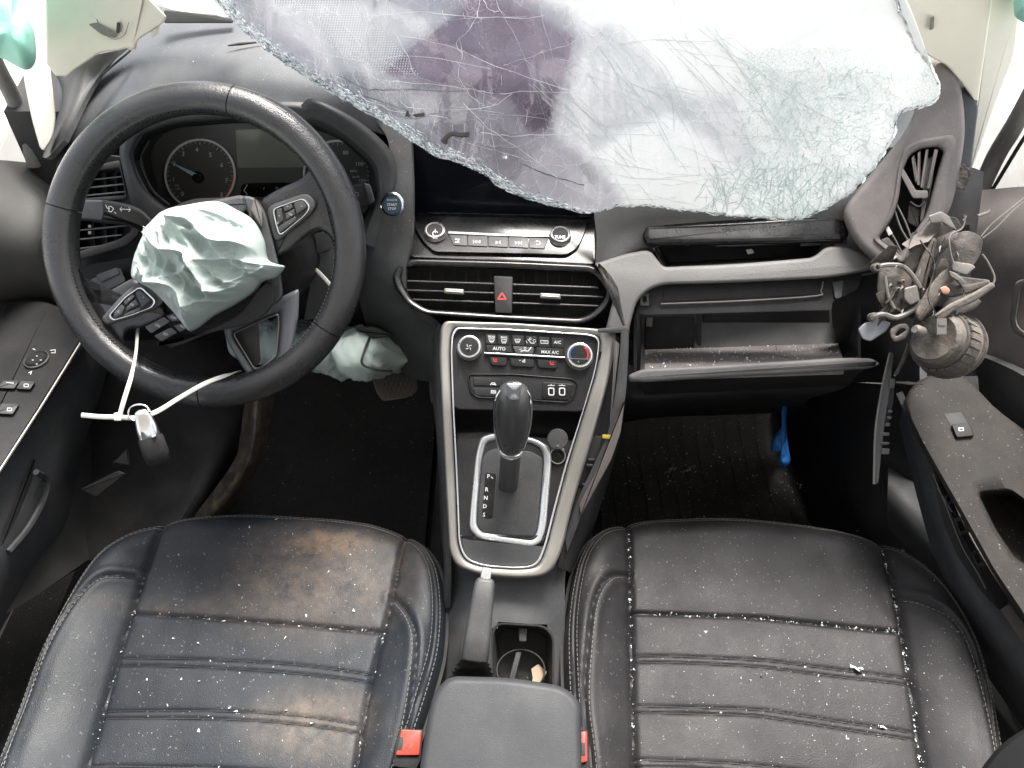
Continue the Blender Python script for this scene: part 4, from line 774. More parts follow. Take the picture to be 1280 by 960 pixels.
# hanging glove box door
gd = thing('glove_box_door', 'glove box door hanging open, glass crumbs along its upper edge', 'glove box door', _V(930, 455, .98))
b = MB(); b.grid(np.array([[_V(812 + (x - 812) * 1, y0 - (x - 812) * .033, d) for x in np.linspace(806 + i * .0, 1048 + i * 2.6, 30)] for i, (y0, d) in enumerate(((437, 1.10), (446, 1.03), (455, .98), (465, .953)))]), .012); inner = b.G; obj('inner_panel', b, M['dusty'], gd)
b = MB(); b.tube([_V(970, 433, 1.085), _V(974, 458, .95)], .0009, 4); obj('panel_gap', b, M['deep'], gd)
LP = Depth(lambda x, y: .950)
b = MB(); b.slab(rp([(785, 469, 4), (803, 461, 14), (930, 455, 60), (1056, 447, 30), (1090, 448, 10), (1100, 455, 3), (1086, 461, 10), (1000, 467, 60), (900, 472, 60), (806, 478, 14), (786, 477, 3)]), LP, th=16, bev=5, h=0, k=5); obj('lip', b, M['pad'], gd, angle=70)
b = MB(); b.patch([[(792, 474, .966), (930, 468, .966), (1086, 458, .966)], [(800, 484, 1.00), (930, 478, 1.01), (1070, 470, 1.0)], [(806, 494, 1.06), (930, 488, 1.07), (1060, 482, 1.06)]], th=.006); obj('outer_panel', b, M['black'], gd)
# heater housing and side lining in the passenger footwell
b = MB(); b.patch([[(770, 430, 1.10), (800, 460, 1.2), (930, 455, 1.2), (1080, 445, 1.2)], [(768, 480, 1.12), (800, 492, 1.16), (930, 486, 1.17), (1060, 482, 1.18)], [(768, 500, 1.18), (810, 508, 1.22), (930, 503, 1.24), (1010, 500, 1.25)], [(768, 530, 1.5), (820, 522, 1.55), (930, 518, 1.56), (1010, 515, 1.56)]], th=.008); obj('heater_housing', b, M['deep'], da)
b = MB(); b.patch([[(1040, 344, 1.0), (1075, 345, .98), (1108, 340, .97), (1150, 340, 1.06)], [(1040, 400, 1.05), (1080, 385, 1.0), (1120, 390, .99), (1155, 395, 1.08)], [(1046, 440, 1.12), (1085, 435, 1.06), (1120, 440, 1.04), (1150, 450, 1.12)], [(1010, 480, 1.26), (1070, 478, 1.18), (1115, 480, 1.12), (1150, 490, 1.18)]], th=.008); obj('side_lining', b, M['black'], da)
sl_ = MB(); sl_.patch([[(990, 470, 1.42), (1040, 475, 1.30), (1100, 480, 1.18), (1140, 480, 1.13)], [(1005, 540, 1.50), (1035, 545, 1.34), (1075, 550, 1.24), (1140, 560, 1.18)], [(1020, 610, 1.46), (1045, 612, 1.34), (1075, 615, 1.26), (1150, 620, 1.20)], [(1050, 680, 1.35), (1075, 690, 1.28), (1100, 690, 1.22), (1180, 690, 1.14)]], th=.008); obj('kick_panel', sl_, M['black'], label='dark kick panel lining the right side of the passenger footwell', cat='kick panel')
b = MB(); b.patch([[(95, 430, 1.22), (200, 425, 1.24), (310, 430, 1.30), (350, 470, 1.45)], [(110, 520, 1.22), (200, 520, 1.20), (300, 515, 1.22), (335, 530, 1.36)], [(100, 600, 1.20), (200, 600, 1.18), (262, 600, 1.16), (300, 605, 1.30)], [(60, 700, 1.14), (140, 700, 1.12), (200, 700, 1.10), (240, 700, 1.22)]], th=.008); obj('kick_panel', b, M['black'], label='dark kick panel behind the key fob on the driver side', cat='kick panel')
b = MB(); b.patch([[(318, 460, 1.12), (334, 458, 1.09), (350, 462, 1.14)], [(306, 505, 1.12), (322, 502, 1.09), (342, 510, 1.14)], [(300, 545, 1.13), (318, 548, 1.09), (335, 550, 1.15)], [(290, 580, 1.13), (304, 590, 1.11), (318, 595, 1.16)], [(235, 655, 1.15), (252, 662, 1.14), (268, 664, 1.18)]], th=.006); obj('sill_trim', b, M['dust_highlight'], label='curved plastic sill edge with golden dust and a painted highlight beside the driver footwell', cat='trim')
for pts in ([(100, 612), (148, 588), (158, 592), (120, 622)], [(140, 580), (160, 560), (162, 582)]):  # plates put in to stand for small triangular reflections
    b = MB(); b.slab(rp(pts, 3), Depth(lambda x, y: 1.05), th=8, bev=2); obj('glint_plate', b, M['black'], label='small %s plate in place of a reflection under the driver door edge' % ('flat' if len(pts) == 4 else 'triangular'), cat='glint_plate')
# right end of the dash, swept up to the pillar
RP_ = Plane((1060, 280, .918), (1160, 90, .915), (1195, 260, .90))
vo_ = [(1130, 183, 8), (1149, 174, 8), (1192, 167, 5), (1197, 178, 6), (1187, 215, 20), (1182, 254, 20), (1178, 273, 8), (1158, 292, 10), (1128, 332, 4), (1090, 299, 4), (1107, 275, 14), (1117, 249, 20), (1122, 210, 20)]
b = MB(); b.holed(rp([(1150, 62, 6), (1186, 72, 10), (1203, 112, 20), (1207, 165, 20), (1198, 225, 20), (1188, 262, 12), (1160, 300, 12), (1112, 335, 6), (1098, 332, 5), (1075, 312, 14), (1061, 292, 10), (1052, 268, 10), (1060, 250, 20), (1092, 213, 30), (1132, 165, 20), (1148, 130, 20)]), rp([(x * .96 + 1145 * .04, y * .96 + 240 * .04, r) for x, y, r in vo_]), (1142, 235), RP_, th=50, bev=12); obj('end_sweep', b, M['dusty'], da, angle=70)
b = MB(); b.slab(rp([(1166, 72, 3), (1186, 80, 8), (1218, 116, 10), (1223, 136, 6), (1214, 208, 4), (1196, 212, 4), (1204, 150, 20), (1198, 108, 12)]), RP_, th=30, bev=3, h=-26); obj('end_cap', b, M['dash'], da)
b = MB(); b.slab(rp([(1186, 216), (1204, 204), (1216, 214), (1206, 238), (1184, 232)], 3), RP_, th=20, bev=2, h=-10); obj('mesh_block', b, mat('speckled_foam', (.03, .027, .024), .9, bump=1, bscale=260, dust=.5, dscale=90), da)
vo = [(1130, 183, 8), (1149, 174, 8), (1192, 167, 5), (1197, 178, 6), (1187, 215, 20), (1182, 254, 20), (1178, 273, 8), (1158, 292, 10), (1128, 332, 4), (1090, 299, 4), (1107, 275, 14), (1117, 249, 20), (1122, 210, 20)]
vi = [(1137, 195, 5), (1149, 187, 6), (1171, 184, 3), (1179, 190, 4), (1169, 223, 14), (1161, 254, 14), (1156, 270, 8), (1146, 284, 8), (1126, 318, 4), (1099, 298, 4), (1116, 273, 10), (1124, 249, 14), (1128, 215, 14)]
b = MB(); b.frame(rp(vo), rp(vi), RP_, th=30, h=4, crown=5, k=8, hin=0); ev = obj('passenger_vent', b, M['dusty'], da, angle=60); ev['label'] = 'broken dusty vent frame at the right end of the dash'
b = MB(); b.well(rp(vi), rp(vi), RP_, 44, h=-1.5); obj('vent_cavity', b, M['deep'], ev)
for pts in ([(1139, 198), (1143, 193), (1148, 225), (1144, 229)], [(1147, 191), (1151, 188), (1150, 232), (1146, 231)], [(1157, 187), (1161, 186), (1154, 236), (1150, 234)], [(1168, 186), (1173, 187), (1162, 236), (1158, 236)]):
    b = MB(); b.slab(rp(pts, 1.5), RP_, th=14, bev=1.2, h=-2); obj('slat', b, M['dusty'], ev)
b = MB(); b.slab(rp([(1123, 214), (1129, 210), (1145, 238), (1160, 238), (1160, 248), (1141, 248)], 3), RP_, th=12, bev=1.5, h=0); obj('cross_web', b, M['dusty'], ev)
b = MB(); b.slab(rp([(1157, 200), (1170, 192), (1166, 225), (1160, 255), (1153, 290), (1150, 275)], 3), RP_, th=8, bev=1.5, h=-12); obj('inner_blade', b, M['seal'], ev)
b = MB()
for pts in ([(1118, 262), (1126, 285), (1138, 305)], [(1121, 256), (1132, 278), (1140, 300)], [(1106, 280), (1118, 298), (1128, 318)], [(1138, 252), (1148, 258), (1156, 252)]): b.tube([RP_(*q, -8) for q in cr(pts, 4)], .0011, 6)
obj('wires', b, M['seal'], ev)
b = MB(); b.slab(rp([(1106, 284), (1111, 283), (1116, 292), (1111, 295)], 1), RP_, th=3, bev=.5, h=-5); obj('wire_plug', b, M['white'], ev)
for i, pts in enumerate(([(1136, 255), (1150, 262), (1148, 285), (1134, 278)], [(1100, 300), (1110, 296), (1128, 318), (1120, 330)])):
    b = MB(); b.slab(rp(pts, 3), RP_, th=10, bev=2, h=-14 + 12 * i); obj('broken_piece', b, M['wreckd'], ev)
b = MB(); b.patch([[(1046, 190, .99), (1150, 185, 1.0), (1230, 215, 1.08)], [(1046, 260, 1.0), (1150, 260, 1.0), (1225, 260, 1.07)], [(1046, 330, 1.0), (1150, 330, 1.02), (1215, 330, 1.06)], [(1090, 440, 1.08), (1150, 440, 1.06), (1200, 440, 1.04)]], th=.006); obj('side_backing', b, M['black'], da)
# ================================================================= PEDALS
bp = thing('brake_pedal', 'wide ribbed brake pedal under the hanging knee airbag', 'pedal', _V(495, 478, 1.28))
PB = Plane((468, 470, 1.24), (522, 470, 1.22), (495, 500, 1.19))
b = MB(); b.slab(rp([(463, 462, 3), (520, 455, 5), (522, 490, 5), (508, 497, 6), (478, 502, 6), (470, 490, 4)]), PB, th=18, bev=2.5, h=0); obj('pad', b, M['pedal'], bp)
for j in range(5):
    for i in range(9):
        x, y = 472 + i * 5.6 + (j % 2) * 2.8 + j * .8, 467 + j * 6.6
        if x > 518 or (x < 478 and y > 488): continue
        b = MB(); b.slab([(x, y - 3), (x + 1.4, y), (x, y + 3), (x - 1.4, y)], PB, th=2, bev=.3, h=1.2, k=1); obj('tread_block', b, M['pedal'], bp)
b = MB(); b.tube([_V(500, 475, 1.32), _V(506, 440, 1.32), _V(500, 400, 1.28)], .009, 10); b.tube([_V(505, 445, 1.31), _V(514, 448, 1.30)], .004, 8); obj('pedal_arm', b, M['dusty'], bp)
apd = thing('accelerator_pedal', 'narrow accelerator pedal tucked against the left side of the console', 'pedal', _V(544, 480, 1.2))
PA = Plane((538, 430, 1.22), (552, 430, 1.22), (545, 505, 1.16))
b = MB(); b.slab(rp([(536, 440, 3), (548, 432, 3), (552, 470, 3), (551, 503, 3), (539, 505, 4), (537, 490, 3)]), PA, th=10, bev=2, h=0); obj('pad', b, M['pedal'], apd)
for i in range(4): b = MB(); b.slab(rp([(540, 480 + i * 6), (549, 476 + i * 6), (549, 479 + i * 6), (540, 483 + i * 6)], 1), PA, th=3, bev=.6, h=1.5); obj('tread_block', b, M['pedal'], apd)
# ================================================================= STEERING WHEEL
WC = np.array([-.358, .7002, .7598]); T_ = R(42); wn = np.array([0, -math.cos(T_), math.sin(T_)]); wv = np.array([0, math.sin(T_), math.cos(T_)]); wu = RT
WP = Plane.__new__(Plane); WP.o = WC; WP.n = wn
sw = thing('steering_wheel', 'black leather steering wheel turned to the left with silver button bezels', 'steering wheel', WC)
def rim(a0, a1, n, name, parent=sw):
    b = MB(); rs = []
    for t in np.linspace(a0, a1, n):
        grip = .5 * math.exp(-((math.degrees(t) - 58 - 0) / 16) ** 2) + .5 * math.exp(-((math.degrees(t) - 178) / 16) ** 2)
        rr, rz = .0180 + .0018 * grip, .0185 + .001 * grip
        e = np.cos(t) * wu + np.sin(t) * wv; c = WC + e * .1678
        rs.append([c + (rr * (math.cos(q) + .10 * math.cos(2 * q))) * e + rz * math.sin(q) * wn for q in np.linspace(0, 2 * math.pi, 28, endpoint=False)])
    b.rings(rs); return obj(name, b, M['leather'], parent, angle=60)
cuts = [162, 77, -40.5, -89, -198]                    # seams seen on the rim
def pang(px, py): q = WP(px, py) - WC; return math.degrees(math.atan2(q @ wv, q @ wu))
seams = sorted([pang(291, 130), pang(415, 415), pang(254, 497), pang(76, 259)])
for i, a in enumerate(seams):
    a2 = seams[(i + 1) % 4] + (360 if i == 3 else 0)
    rim(R(a + .22), R(a2 - .22), int((a2 - a) / 1.6) + 3, 'rim')
b = MB()
rs = [[WC + (np.cos(t) * wu + np.sin(t) * wv) * (.169 + .0135 * math.cos(q)) + .0145 * math.sin(q) * wn for q in np.linspace(0, 6.283, 12, endpoint=False)] for t in np.linspace(0, 2 * math.pi, 91)]
b.rings(rs, False, False); obj('rim_core', b, M['deep'], sw)
b = MB()                                                # lacing along the inside of the rim
for t in np.arange(0, 360, 1.7):
    e = np.cos(R(t)) * wu + np.sin(R(t)) * wv; f = -np.sin(R(t)) * wu + np.cos(R(t)) * wv; c = WC + e * (.1678 - .0152) + wn * .0105
    b.tube([c - f * .0011 + wn * .0012 + e * .0012, c + f * .0011 - wn * .0012], .0009, 5)
obj('lacing', b, M['threadd'], sw, kind='stuff')
# spokes
def spoke(pts, h, th, bev, mt, name, r=10, dome=0): b = MB(); b.slab(rp(pts, r), WP, th=th, bev=bev, h=h, k=5, dome=dome); return obj(name, b, mt, sw, angle=60)
sR = spoke([(325, 250, 8), (352, 234, 20), (378, 224, 10), (396, 198, 12), (424, 230, 4), (436, 280, 4), (432, 330, 4), (421, 330, 8), (414, 296, 14), (400, 287, 10), (385, 294, 10), (366, 312, 20), (345, 322, 8), (332, 290, 10)], 2, 20, 8, M['leather'], 'spoke')
sL = spoke([(92, 330, 4), (105, 350, 10), (116, 374, 12), (140, 362, 20), (168, 346, 8), (200, 372, 10), (212, 396, 8), (190, 408, 12), (160, 412, 10), (155, 424, 10), (162, 446, 10), (184, 468, 12), (150, 470, 4), (110, 440, 4), (80, 390, 4)], 2, 20, 8, M['leather'], 'spoke')
sB = MB(); sB.frame(rp([(278, 405, 8), (292, 400, 8), (350, 372, 8), (374, 360, 6), (373, 395, 6), (364, 450, 10), (334, 476, 8), (314, 476, 8), (296, 448, 10), (282, 424, 10)]), rp([(292, 416, 5), (303, 412, 4), (338, 396, 4), (347, 392, 4), (348, 405, 4), (345, 445, 6), (325, 460, 5), (318, 460, 5), (304, 438, 6), (294, 422, 5)]), WP, th=14, h=8, crown=5, k=8, hin=2)
bsp = obj('lower_spoke', sB, mat('spoke_grey', (.07, .075, .082), .4, metal=.2, bump=.1), sw, angle=50)
b = MB(); b.frame(rp([(291, 416, 5), (303, 411, 4), (338, 395, 4), (348.5, 391, 4), (349.5, 405, 4), (346, 446, 6), (325, 462, 5), (317, 462, 5), (303, 438, 6), (293, 423, 5)]), rp([(293, 417, 5), (303, 413, 4), (338, 397, 4), (346.5, 394, 4), (347, 405, 4), (344, 444, 6), (325, 459, 5), (318, 459, 5), (305, 438, 6), (296, 423, 5)]), WP, th=6, h=6.5, crown=1, k=4, hin=5.5); obj('bright_edge', b, M['tab'], bsp)
b = MB(); b.slab(rp([(288, 404), (322, 390), (326, 452), (318, 462), (300, 440)], 5), WP, th=6, bev=1, h=-6); sbk = obj('spoke_back', b, M['deep'], sw)
# hub shell
spoke([(207, 262, 14), (240, 248, 14), (300, 246, 10), (328, 250, 10), (340, 290, 16), (350, 330, 16), (352, 374, 12), (335, 400, 12), (300, 404, 16), (262, 416, 16), (226, 420, 14), (198, 396, 14), (182, 350, 20), (184, 300, 20)], -6, 40, 10, M['black'], 'hub_shell')
spoke([(300, 244, 8), (318, 246, 8), (331, 262, 10), (341, 300, 20), (352, 345, 14), (354, 372, 8), (338, 384, 8), (330, 350, 14), (326, 300, 16), (312, 270, 8)], 10, 18, 4, M['dash'], 'hub_cover')
spoke([(238, 256, 5), (304, 243, 8), (318, 255, 6), (300, 270, 6), (250, 270, 8)], 8, 18, 5, M['dash'], 'hub_cover')
fl = spoke([(196, 430, 2), (222, 426, 10), (262, 412, 20), (300, 392, 12), (323, 362, 6), (334, 352, 5), (343, 360, 5), (344, 380, 12), (322, 402, 16), (290, 410, 14), (262, 416, 10), (220, 434, 10)], 30, 8, 2.5, M['black'], 'torn_cover')
spoke([(318, 246, 2), (322, 256, 2), (327, 262, 2), (328, 286, 3), (322, 276, 2), (314, 262, 2)], 16, 6, 1, M['dusty'], 'torn_edge')
# button groups
def bgroup(bez, cells, sym, h=12):
    c = np.mean(bez, 0)
    b = MB(); b.slab(rp([tuple(c + (np.array(q) - c) * 1.32) for q in bez], 14), WP, th=14, bev=3, h=h - 4.5); g_ = obj('button_housing', b, M['dash'], sw, angle=50)
    b = MB(); b.frame(rp([tuple(q) for q in bez], 6), rp([tuple(c + (np.array(q) - c) * .90) for q in bez], 5), WP, th=6, h=h, crown=1.2, k=4); obj('silver_bezel', b, M['bright'], g_, angle=50)
    b = MB(); b.slab(rp([tuple(c + (np.array(q) - c) * .93) for q in bez], 5), WP, th=6, bev=.5, h=h - 3); obj('button_bed', b, M['deep'], g_)
    for q in cells: b = MB(); b.slab(rp(q, 2), WP, th=5, bev=1, h=h - .2); obj('button', b, M['dash'], g_)
    b = MB()
    for s_, x, y, z_, r_ in sym: b.text(s_, x, y, z_, WP, h + .3, rot=r_, bold=.02)
    obj('button_symbols', b, M['printdim'], g_, flat=True)
bgroup([(340, 261), (362, 253), (380, 247), (389, 258), (383, 268), (365, 283), (349, 296), (344, 280)],
    [[(345, 262), (352, 259.5), (354, 275), (347.5, 281)], [(354, 258.5), (364, 254.5), (367, 259.5), (356, 265)], [(356.5, 267), (368, 261), (369, 268), (358, 275)], [(358, 277), (369, 270), (371, 274.5), (350, 291), (347.5, 284)], [(367, 253.5), (378, 250), (384, 258.5), (371, 268)]],
    [('+', 359, 258, 3, 20), ('OK', 363, 268, 2.6, 28), ('-', 362, 279, 3, 20), ('<', 349, 270, 3, 10), ('>', 377, 258, 3, 10), ('c', 347.5, 278, 4, 10)])
bgroup([(136, 394), (156, 371), (176, 357), (196, 376), (191, 384), (165, 394), (141, 401), (137, 398)],
    [[(142, 391), (152, 380), (156, 385), (152, 393), (143, 397)], [(154, 377.5), (166, 367.5), (169, 371), (157, 382)], [(158, 384), (169, 374), (174, 381), (158, 389)], [(155, 394), (159, 391), (175, 384), (177, 388), (156, 396)], [(169, 365.5), (175, 362), (189, 375), (178, 384.5)]],
    [('+', 161, 374, 3, 20), ('OK', 165, 381, 2.6, 20), ('-', 167, 390, 3, 20), ('c', 148, 389, 4, 20), ('>', 179, 372, 3, 20)])
for q in ([(181, 409), (205, 396), (213, 402), (189, 417)], [(207, 395), (222, 390), (231, 400), (215, 402)], [(192, 420), (214, 409), (222, 416), (202, 427)], [(217, 407), (233, 402), (240, 409), (224, 415)], [(205, 430), (232, 420), (238, 425), (215, 434)]):
    b = MB(); b.slab(rp(q, 2), WP, th=8, bev=1, h=14); obj('cruise_button', b, M['dash'], sw)
b = MB(); b.text('ON', 197, 407, 3, WP, 14.4, 24); b.text('OFF', 217, 397.5, 3, WP, 14.4, 24); b.text('SET', 207, 418, 3, WP, 14.4, 24); b.text('RES', 228, 408.5, 3, WP, 14.4, 24); obj('lettering', b, M['print'], sw, flat=True)
# stalks
st = thing('indicator_stalk', 'indicator stalk with white arrow symbols, left behind the steering wheel', 'stalk', _V(200, 290, .93))
SK = Plane((97, 262, .94), (180, 268, .92), (140, 290, .935))
b = MB(); b.slab(rp([(95, 249, 4), (132, 250, 6), (160, 255, 14), (178, 262, 10), (215, 300, 20), (200, 305, 10), (165, 282, 14), (130, 279, 6), (96, 274, 4)]), SK, th=16, bev=6, h=0, k=5); obj('stalk_body', b, M['black'], st)
b = MB(); b.slab(rp([(97, 250, 4), (128, 250, 3), (131, 264, 6), (128, 276, 3), (97, 273, 4)]), SK, th=18, bev=3, h=1.5); obj('end_cap', b, M['dash'], st)
b = MB(); b.line([(132, 256), (134, 260), (137, 261)], SK, .8, .6); b.line([(136, 258), (139, 258), (142, 261), (139, 265), (136, 264), (136, 258)], SK, .9, .6); b.line([(143, 265), (145, 267)], SK, .9, .6)
b.line([(156, 261.5), (150, 261.5), (152, 259), (150, 261.5), (152, 264)], SK, .9, .6); b.line([(157, 261.7), (163, 261.9), (161, 259.4), (163, 261.9), (161, 264.4)], SK, .9, .6)
obj('stalk_symbols', b, M['print'], st, flat=True)
st = thing('wiper_stalk', 'wiper stalk with a knurled end, right behind the steering wheel', 'stalk', _V(430, 270, .97))
SK = Plane((436, 240, .955), (470, 240, .95), (450, 260, .96))
b = MB(); b.slab(rp([(405, 238, 4), (436, 231, 4), (458, 228, 4), (468, 248, 4), (462, 258, 4), (430, 265, 8), (405, 290, 5)]), SK, th=18, bev=4, h=0); obj('stalk_body', b, M['black'], st)
b = MB(); b.slab(rp([(454, 228), (463, 231), (469, 252), (461, 256)], 3), SK, th=16, bev=2, h=3); obj('end_cap', b, M['dash'], st)
b = MB(); b.line(circ(446, 243, 2.5, n=10), SK, .6, .5); b.line([(446, 250), (449, 254)], SK, .7, .5); b.line([(441, 240), (441, 252)], SK, .6, .5); obj('stalk_symbols', b, M['printdim'], st, flat=True)
# ================================================================= AIRBAGS
def fold(p, s, sd):                     # creased cloth
    w1 = noise.noise_vector(Vector(p) * 9 * s + Vector((sd, 0, 0))); q = Vector(p) + w1 * .035
    a = 1 - abs(noise.noise(q * 16 * s + Vector((0, sd, 0)))) * 2.2; c = 1 - abs(noise.noise(Vector((q.x * 70, q.y * 28, q.z * 45)) * s + Vector((sd, sd, 0)))) * 2.0
    return .012 * a + .004 * (1 - abs(math.sin(q.x * 60 + q.z * 95 + q.y * 20 + 5 * noise.noise(q * 12)))) ** 2 + .007 * c + .003 * (1 - abs(noise.noise(q * 60)) * 2) + .0012 * noise.noise(q * 140)
ab = [(166, 332), (172, 312), (186, 282), (204, 264), (236, 256), (272, 252), (296, 262), (318, 276), (331, 300), (336, 324), (346, 330), (357, 334), (345, 347), (330, 352), (318, 366), (297, 380), (270, 394), (246, 412), (237, 413), (226, 400), (206, 378), (190, 362), (176, 354), (166, 346)]
oc = np.array(cr(ab, 14, True)); n_ = len(oc); c0 = np.array([250., 325.]); rings = []
for i, t in enumerate(np.linspace(1, .01, 90)):
    h = 95 * math.sqrt(max(0, 1 - t ** 3.2)) ** 1.0
    Q = c0 + (oc - c0) * t; pts = []
    for x, y in Q:
        p = WP(x, y, 8 + h * .62); d_ = fold(p, 1.0, 3) * min(1, (1 - t) * 5 + .15)
        d_ += .020 * min(1, (1 - t) * 4) * (1 - abs(math.sin((x * .035 - y * .055) + 1.6 * noise.noise((x * .02, y * .02, 1))))) ** 2 
        th_ = math.atan2(y - 332, x - 345); rd = math.hypot(x - 345, y - 332)
        d_ += .010 * min(1, rd / 60) * min(1, (1 - t) * 5) * (1 - abs(math.sin(6.5 * th_ + .018 * rd + 1.3 * noise.noise((x * .025, y * .025, 6))))) ** 1.6
        pts.append(p + wn * d_)
    rings.append(pts)
b = MB(); b.rings([[WP(x, y, 0) for x, y in c0 + (oc - c0) * .92]] + rings, True, True)
o = obj('driver_airbag', b, M['cloth'], label='crumpled pale mint airbag spilling from the steering wheel hub', cat='airbag', angle=180)
b = MB(); b.slab(rp([(316, 352), (334, 340), (357, 334), (352, 344), (334, 358), (322, 360)], 3), WP, th=3, bev=1, h=44); 
b = MB()
for i in range(9): b.tube([WP(183 + i * .6, 300 - i * 1.5, 34), WP(180 + random.uniform(-3, 3), 294 - i * 1.2 + random.uniform(-2, 2), 38)], .0006, 4)
obj('frayed_thread', b, M['white'], label='frayed white threads on the left edge of the driver airbag', cat='thread', kind='stuff')
rows = [[(285, 412, 1.12), (345, 408, 1.10), (400, 412, 1.09), (440, 416, 1.08), (470, 421, 1.10), (492, 424, 1.13)], [(288, 426, 1.10), (350, 424, 1.06), (400, 428, 1.04), (440, 432, 1.03), (478, 434, 1.06), (508, 438, 1.12)],
        [(296, 438, 1.10), (360, 444, 1.06), (405, 450, 1.03), (440, 456, 1.02), (470, 456, 1.05), (513, 448, 1.13)], [(330, 442, 1.12), (372, 450, 1.10), (402, 460, 1.07), (437, 466, 1.06), (466, 461, 1.08), (496, 454, 1.15)]]
b = MB(); patch(b, rows, k=14, th=.004, disp=lambda G: np.array([[fold(p, .9, 8) * .55 + .007 * (1 - abs(math.sin(p[0] * 75 + p[2] * 60 + 2 * noise.noise(Vector(p) * 14)))) ** 2 for p in r] for r in G]))
obj('knee_airbag', b, M['cloth'], label='wrinkled pale mint knee airbag hanging under the dash above the pedals', cat='airbag', angle=180)
b = MB(); b.tube(cr([_V(463, 420, 1.045), _V(455, 440, 1.005), _V(453, 455, 1.0), _V(470, 462, 1.01), _V(490, 464, 1.04)], 6), .0016, 6); b.tube(cr([_V(498, 452, 1.11), _V(507, 448, 1.11), _V(513, 440, 1.13)], 4), .004, 6); obj('airbag_seam', b, M['threadd'], label='dark seam cord across the knee airbag', cat='cord')
b = MB(); b.slab(rp([(430, 408, 3), (470, 408, 4), (495, 420, 4), (460, 424, 4), (400, 410, 4), (370, 404, 3), (375, 398, 3)]), Depth(lambda x, y: 1.06), th=6, bev=2); obj('airbag_flap', b, M['dash'], label='dark grey flap above the knee airbag', cat='trim flap')
def blob(name, pts, d, mt, label, cat, amp=1, bulge=.06):
    oc = np.array(cr(pts, 7, True)); c0 = oc.mean(0); rr = []
    for t in np.linspace(1, .02, 26):
        hh = bulge * math.sqrt(max(0, 1 - t ** 2.5)); rr.append([_V(x, y, d - hh - amp * fold(_V(x, y, d), .8, 5) * .5) for x, y in c0 + (oc - c0) * t])
    b = MB(); b.rings([[_V(x, y, d + .03) for x, y in c0 + (oc - c0) * .9]] + rr); return obj(name, b, mt, label=label, cat=cat, angle=180)
blob('curtain_airbag', [(-40, -60), (10, -40), (22, 0), (40, 32), (45, 60), (43, 80), (30, 87), (0, 72), (-40, 60)], .86, M['mint'], 'mint green curtain airbag hanging at the left door pillar', 'airbag', .5)
blob('curtain_airbag', [(1268, -30), (1290, -40), (1320, 20), (1290, 30), (1272, 24), (1267, 10)], .86, M['mint'], 'mint green curtain airbag at the right door pillar', 'airbag', .5)
# ================================================================= CABLE TIE AND KEY
ct = thing('cable_tie', 'long white cable tie looped round the lower rim of the steering wheel', 'cable tie', V(150, 520, .80))
def band(pts, r=.0026, nm='strap', m_='white'):
    b = MB(); b.tube(cr([_V(*q) for q in pts], 10), r, 10, .45, up=(0, -.7, .7)); return obj(nm, b, M[m_], ct)
band([(172, 412, .90), (170, 440, .845), (164, 470, .80), (155, 500, .79), (150, 518, .79)])
band([(102, 519, .785), (125, 521, .785), (147, 521.5, .788), (170, 522, .795), (195, 515, .80), (225, 497, .81), (255, 480, .82), (280, 470, .85), (300, 464, .90)])
band([(386, 330, .965), (400, 342, .96), (418, 362, .95)])
b = MB(); b.slab(rp([(142, 516), (152, 516), (152, 526), (142, 526)], 2), Depth(lambda x, y: .79), th=5, bev=1, h=4); obj('tie_head', b, M['cream'], ct)
kf = thing('key_fob', 'car key fob with chrome top, hanging from the white cable tie', 'key fob', V(185, 545, .79))
b = MB(); c = V(174, 516, .79); b.tube([c + .0115 * math.cos(t) * RT + .009 * math.sin(t) * UP for t in np.linspace(0, 2 * math.pi, 33)], .0009, 8); obj('key_ring', b, M['chrome'], kf)
p0, p1 = V(176, 512, .785), V(199, 578, .80); ax = p1 - p0; Lk = np.linalg.norm(ax); ax /= Lk; nn = CAM - p0; nn -= ax * (nn @ ax); nn /= np.linalg.norm(nn); ss = np.cross(ax, nn)
def kr(t, wx, wy): return [p0 + ax * Lk * t + ss * wx * math.copysign(abs(math.cos(q)) ** .6, math.cos(q)) + nn * wy * math.copysign(abs(math.sin(q)) ** .6, math.sin(q)) for q in np.linspace(0, 2 * math.pi, 28, endpoint=False)]
b = MB(); b.rings([kr(*q) for q in ((0, .003, .003), (.03, .0065, .005), (.12, .0085, .007), (.3, .0105, .008), (.5, .0115, .0085), (.52, .011, .008))]); obj('chrome_cap', b, M['chrome'], kf, angle=50)
b = MB(); b.slab(rp([(183, 530), (190, 528), (196, 545), (190, 548)], 2), Depth(lambda x, y: .784), th=4, bev=1); obj('chrome_inlay', b, M['bright'], kf)
b = MB(); b.rings([kr(*q) for q in ((.47, .0110, .008), (.55, .0125, .0095), (.8, .0130, .0095), (.97, .0115, .008), (1.02, .008, .005))]); obj('fob_body', b, M['black'], kf, angle=50)
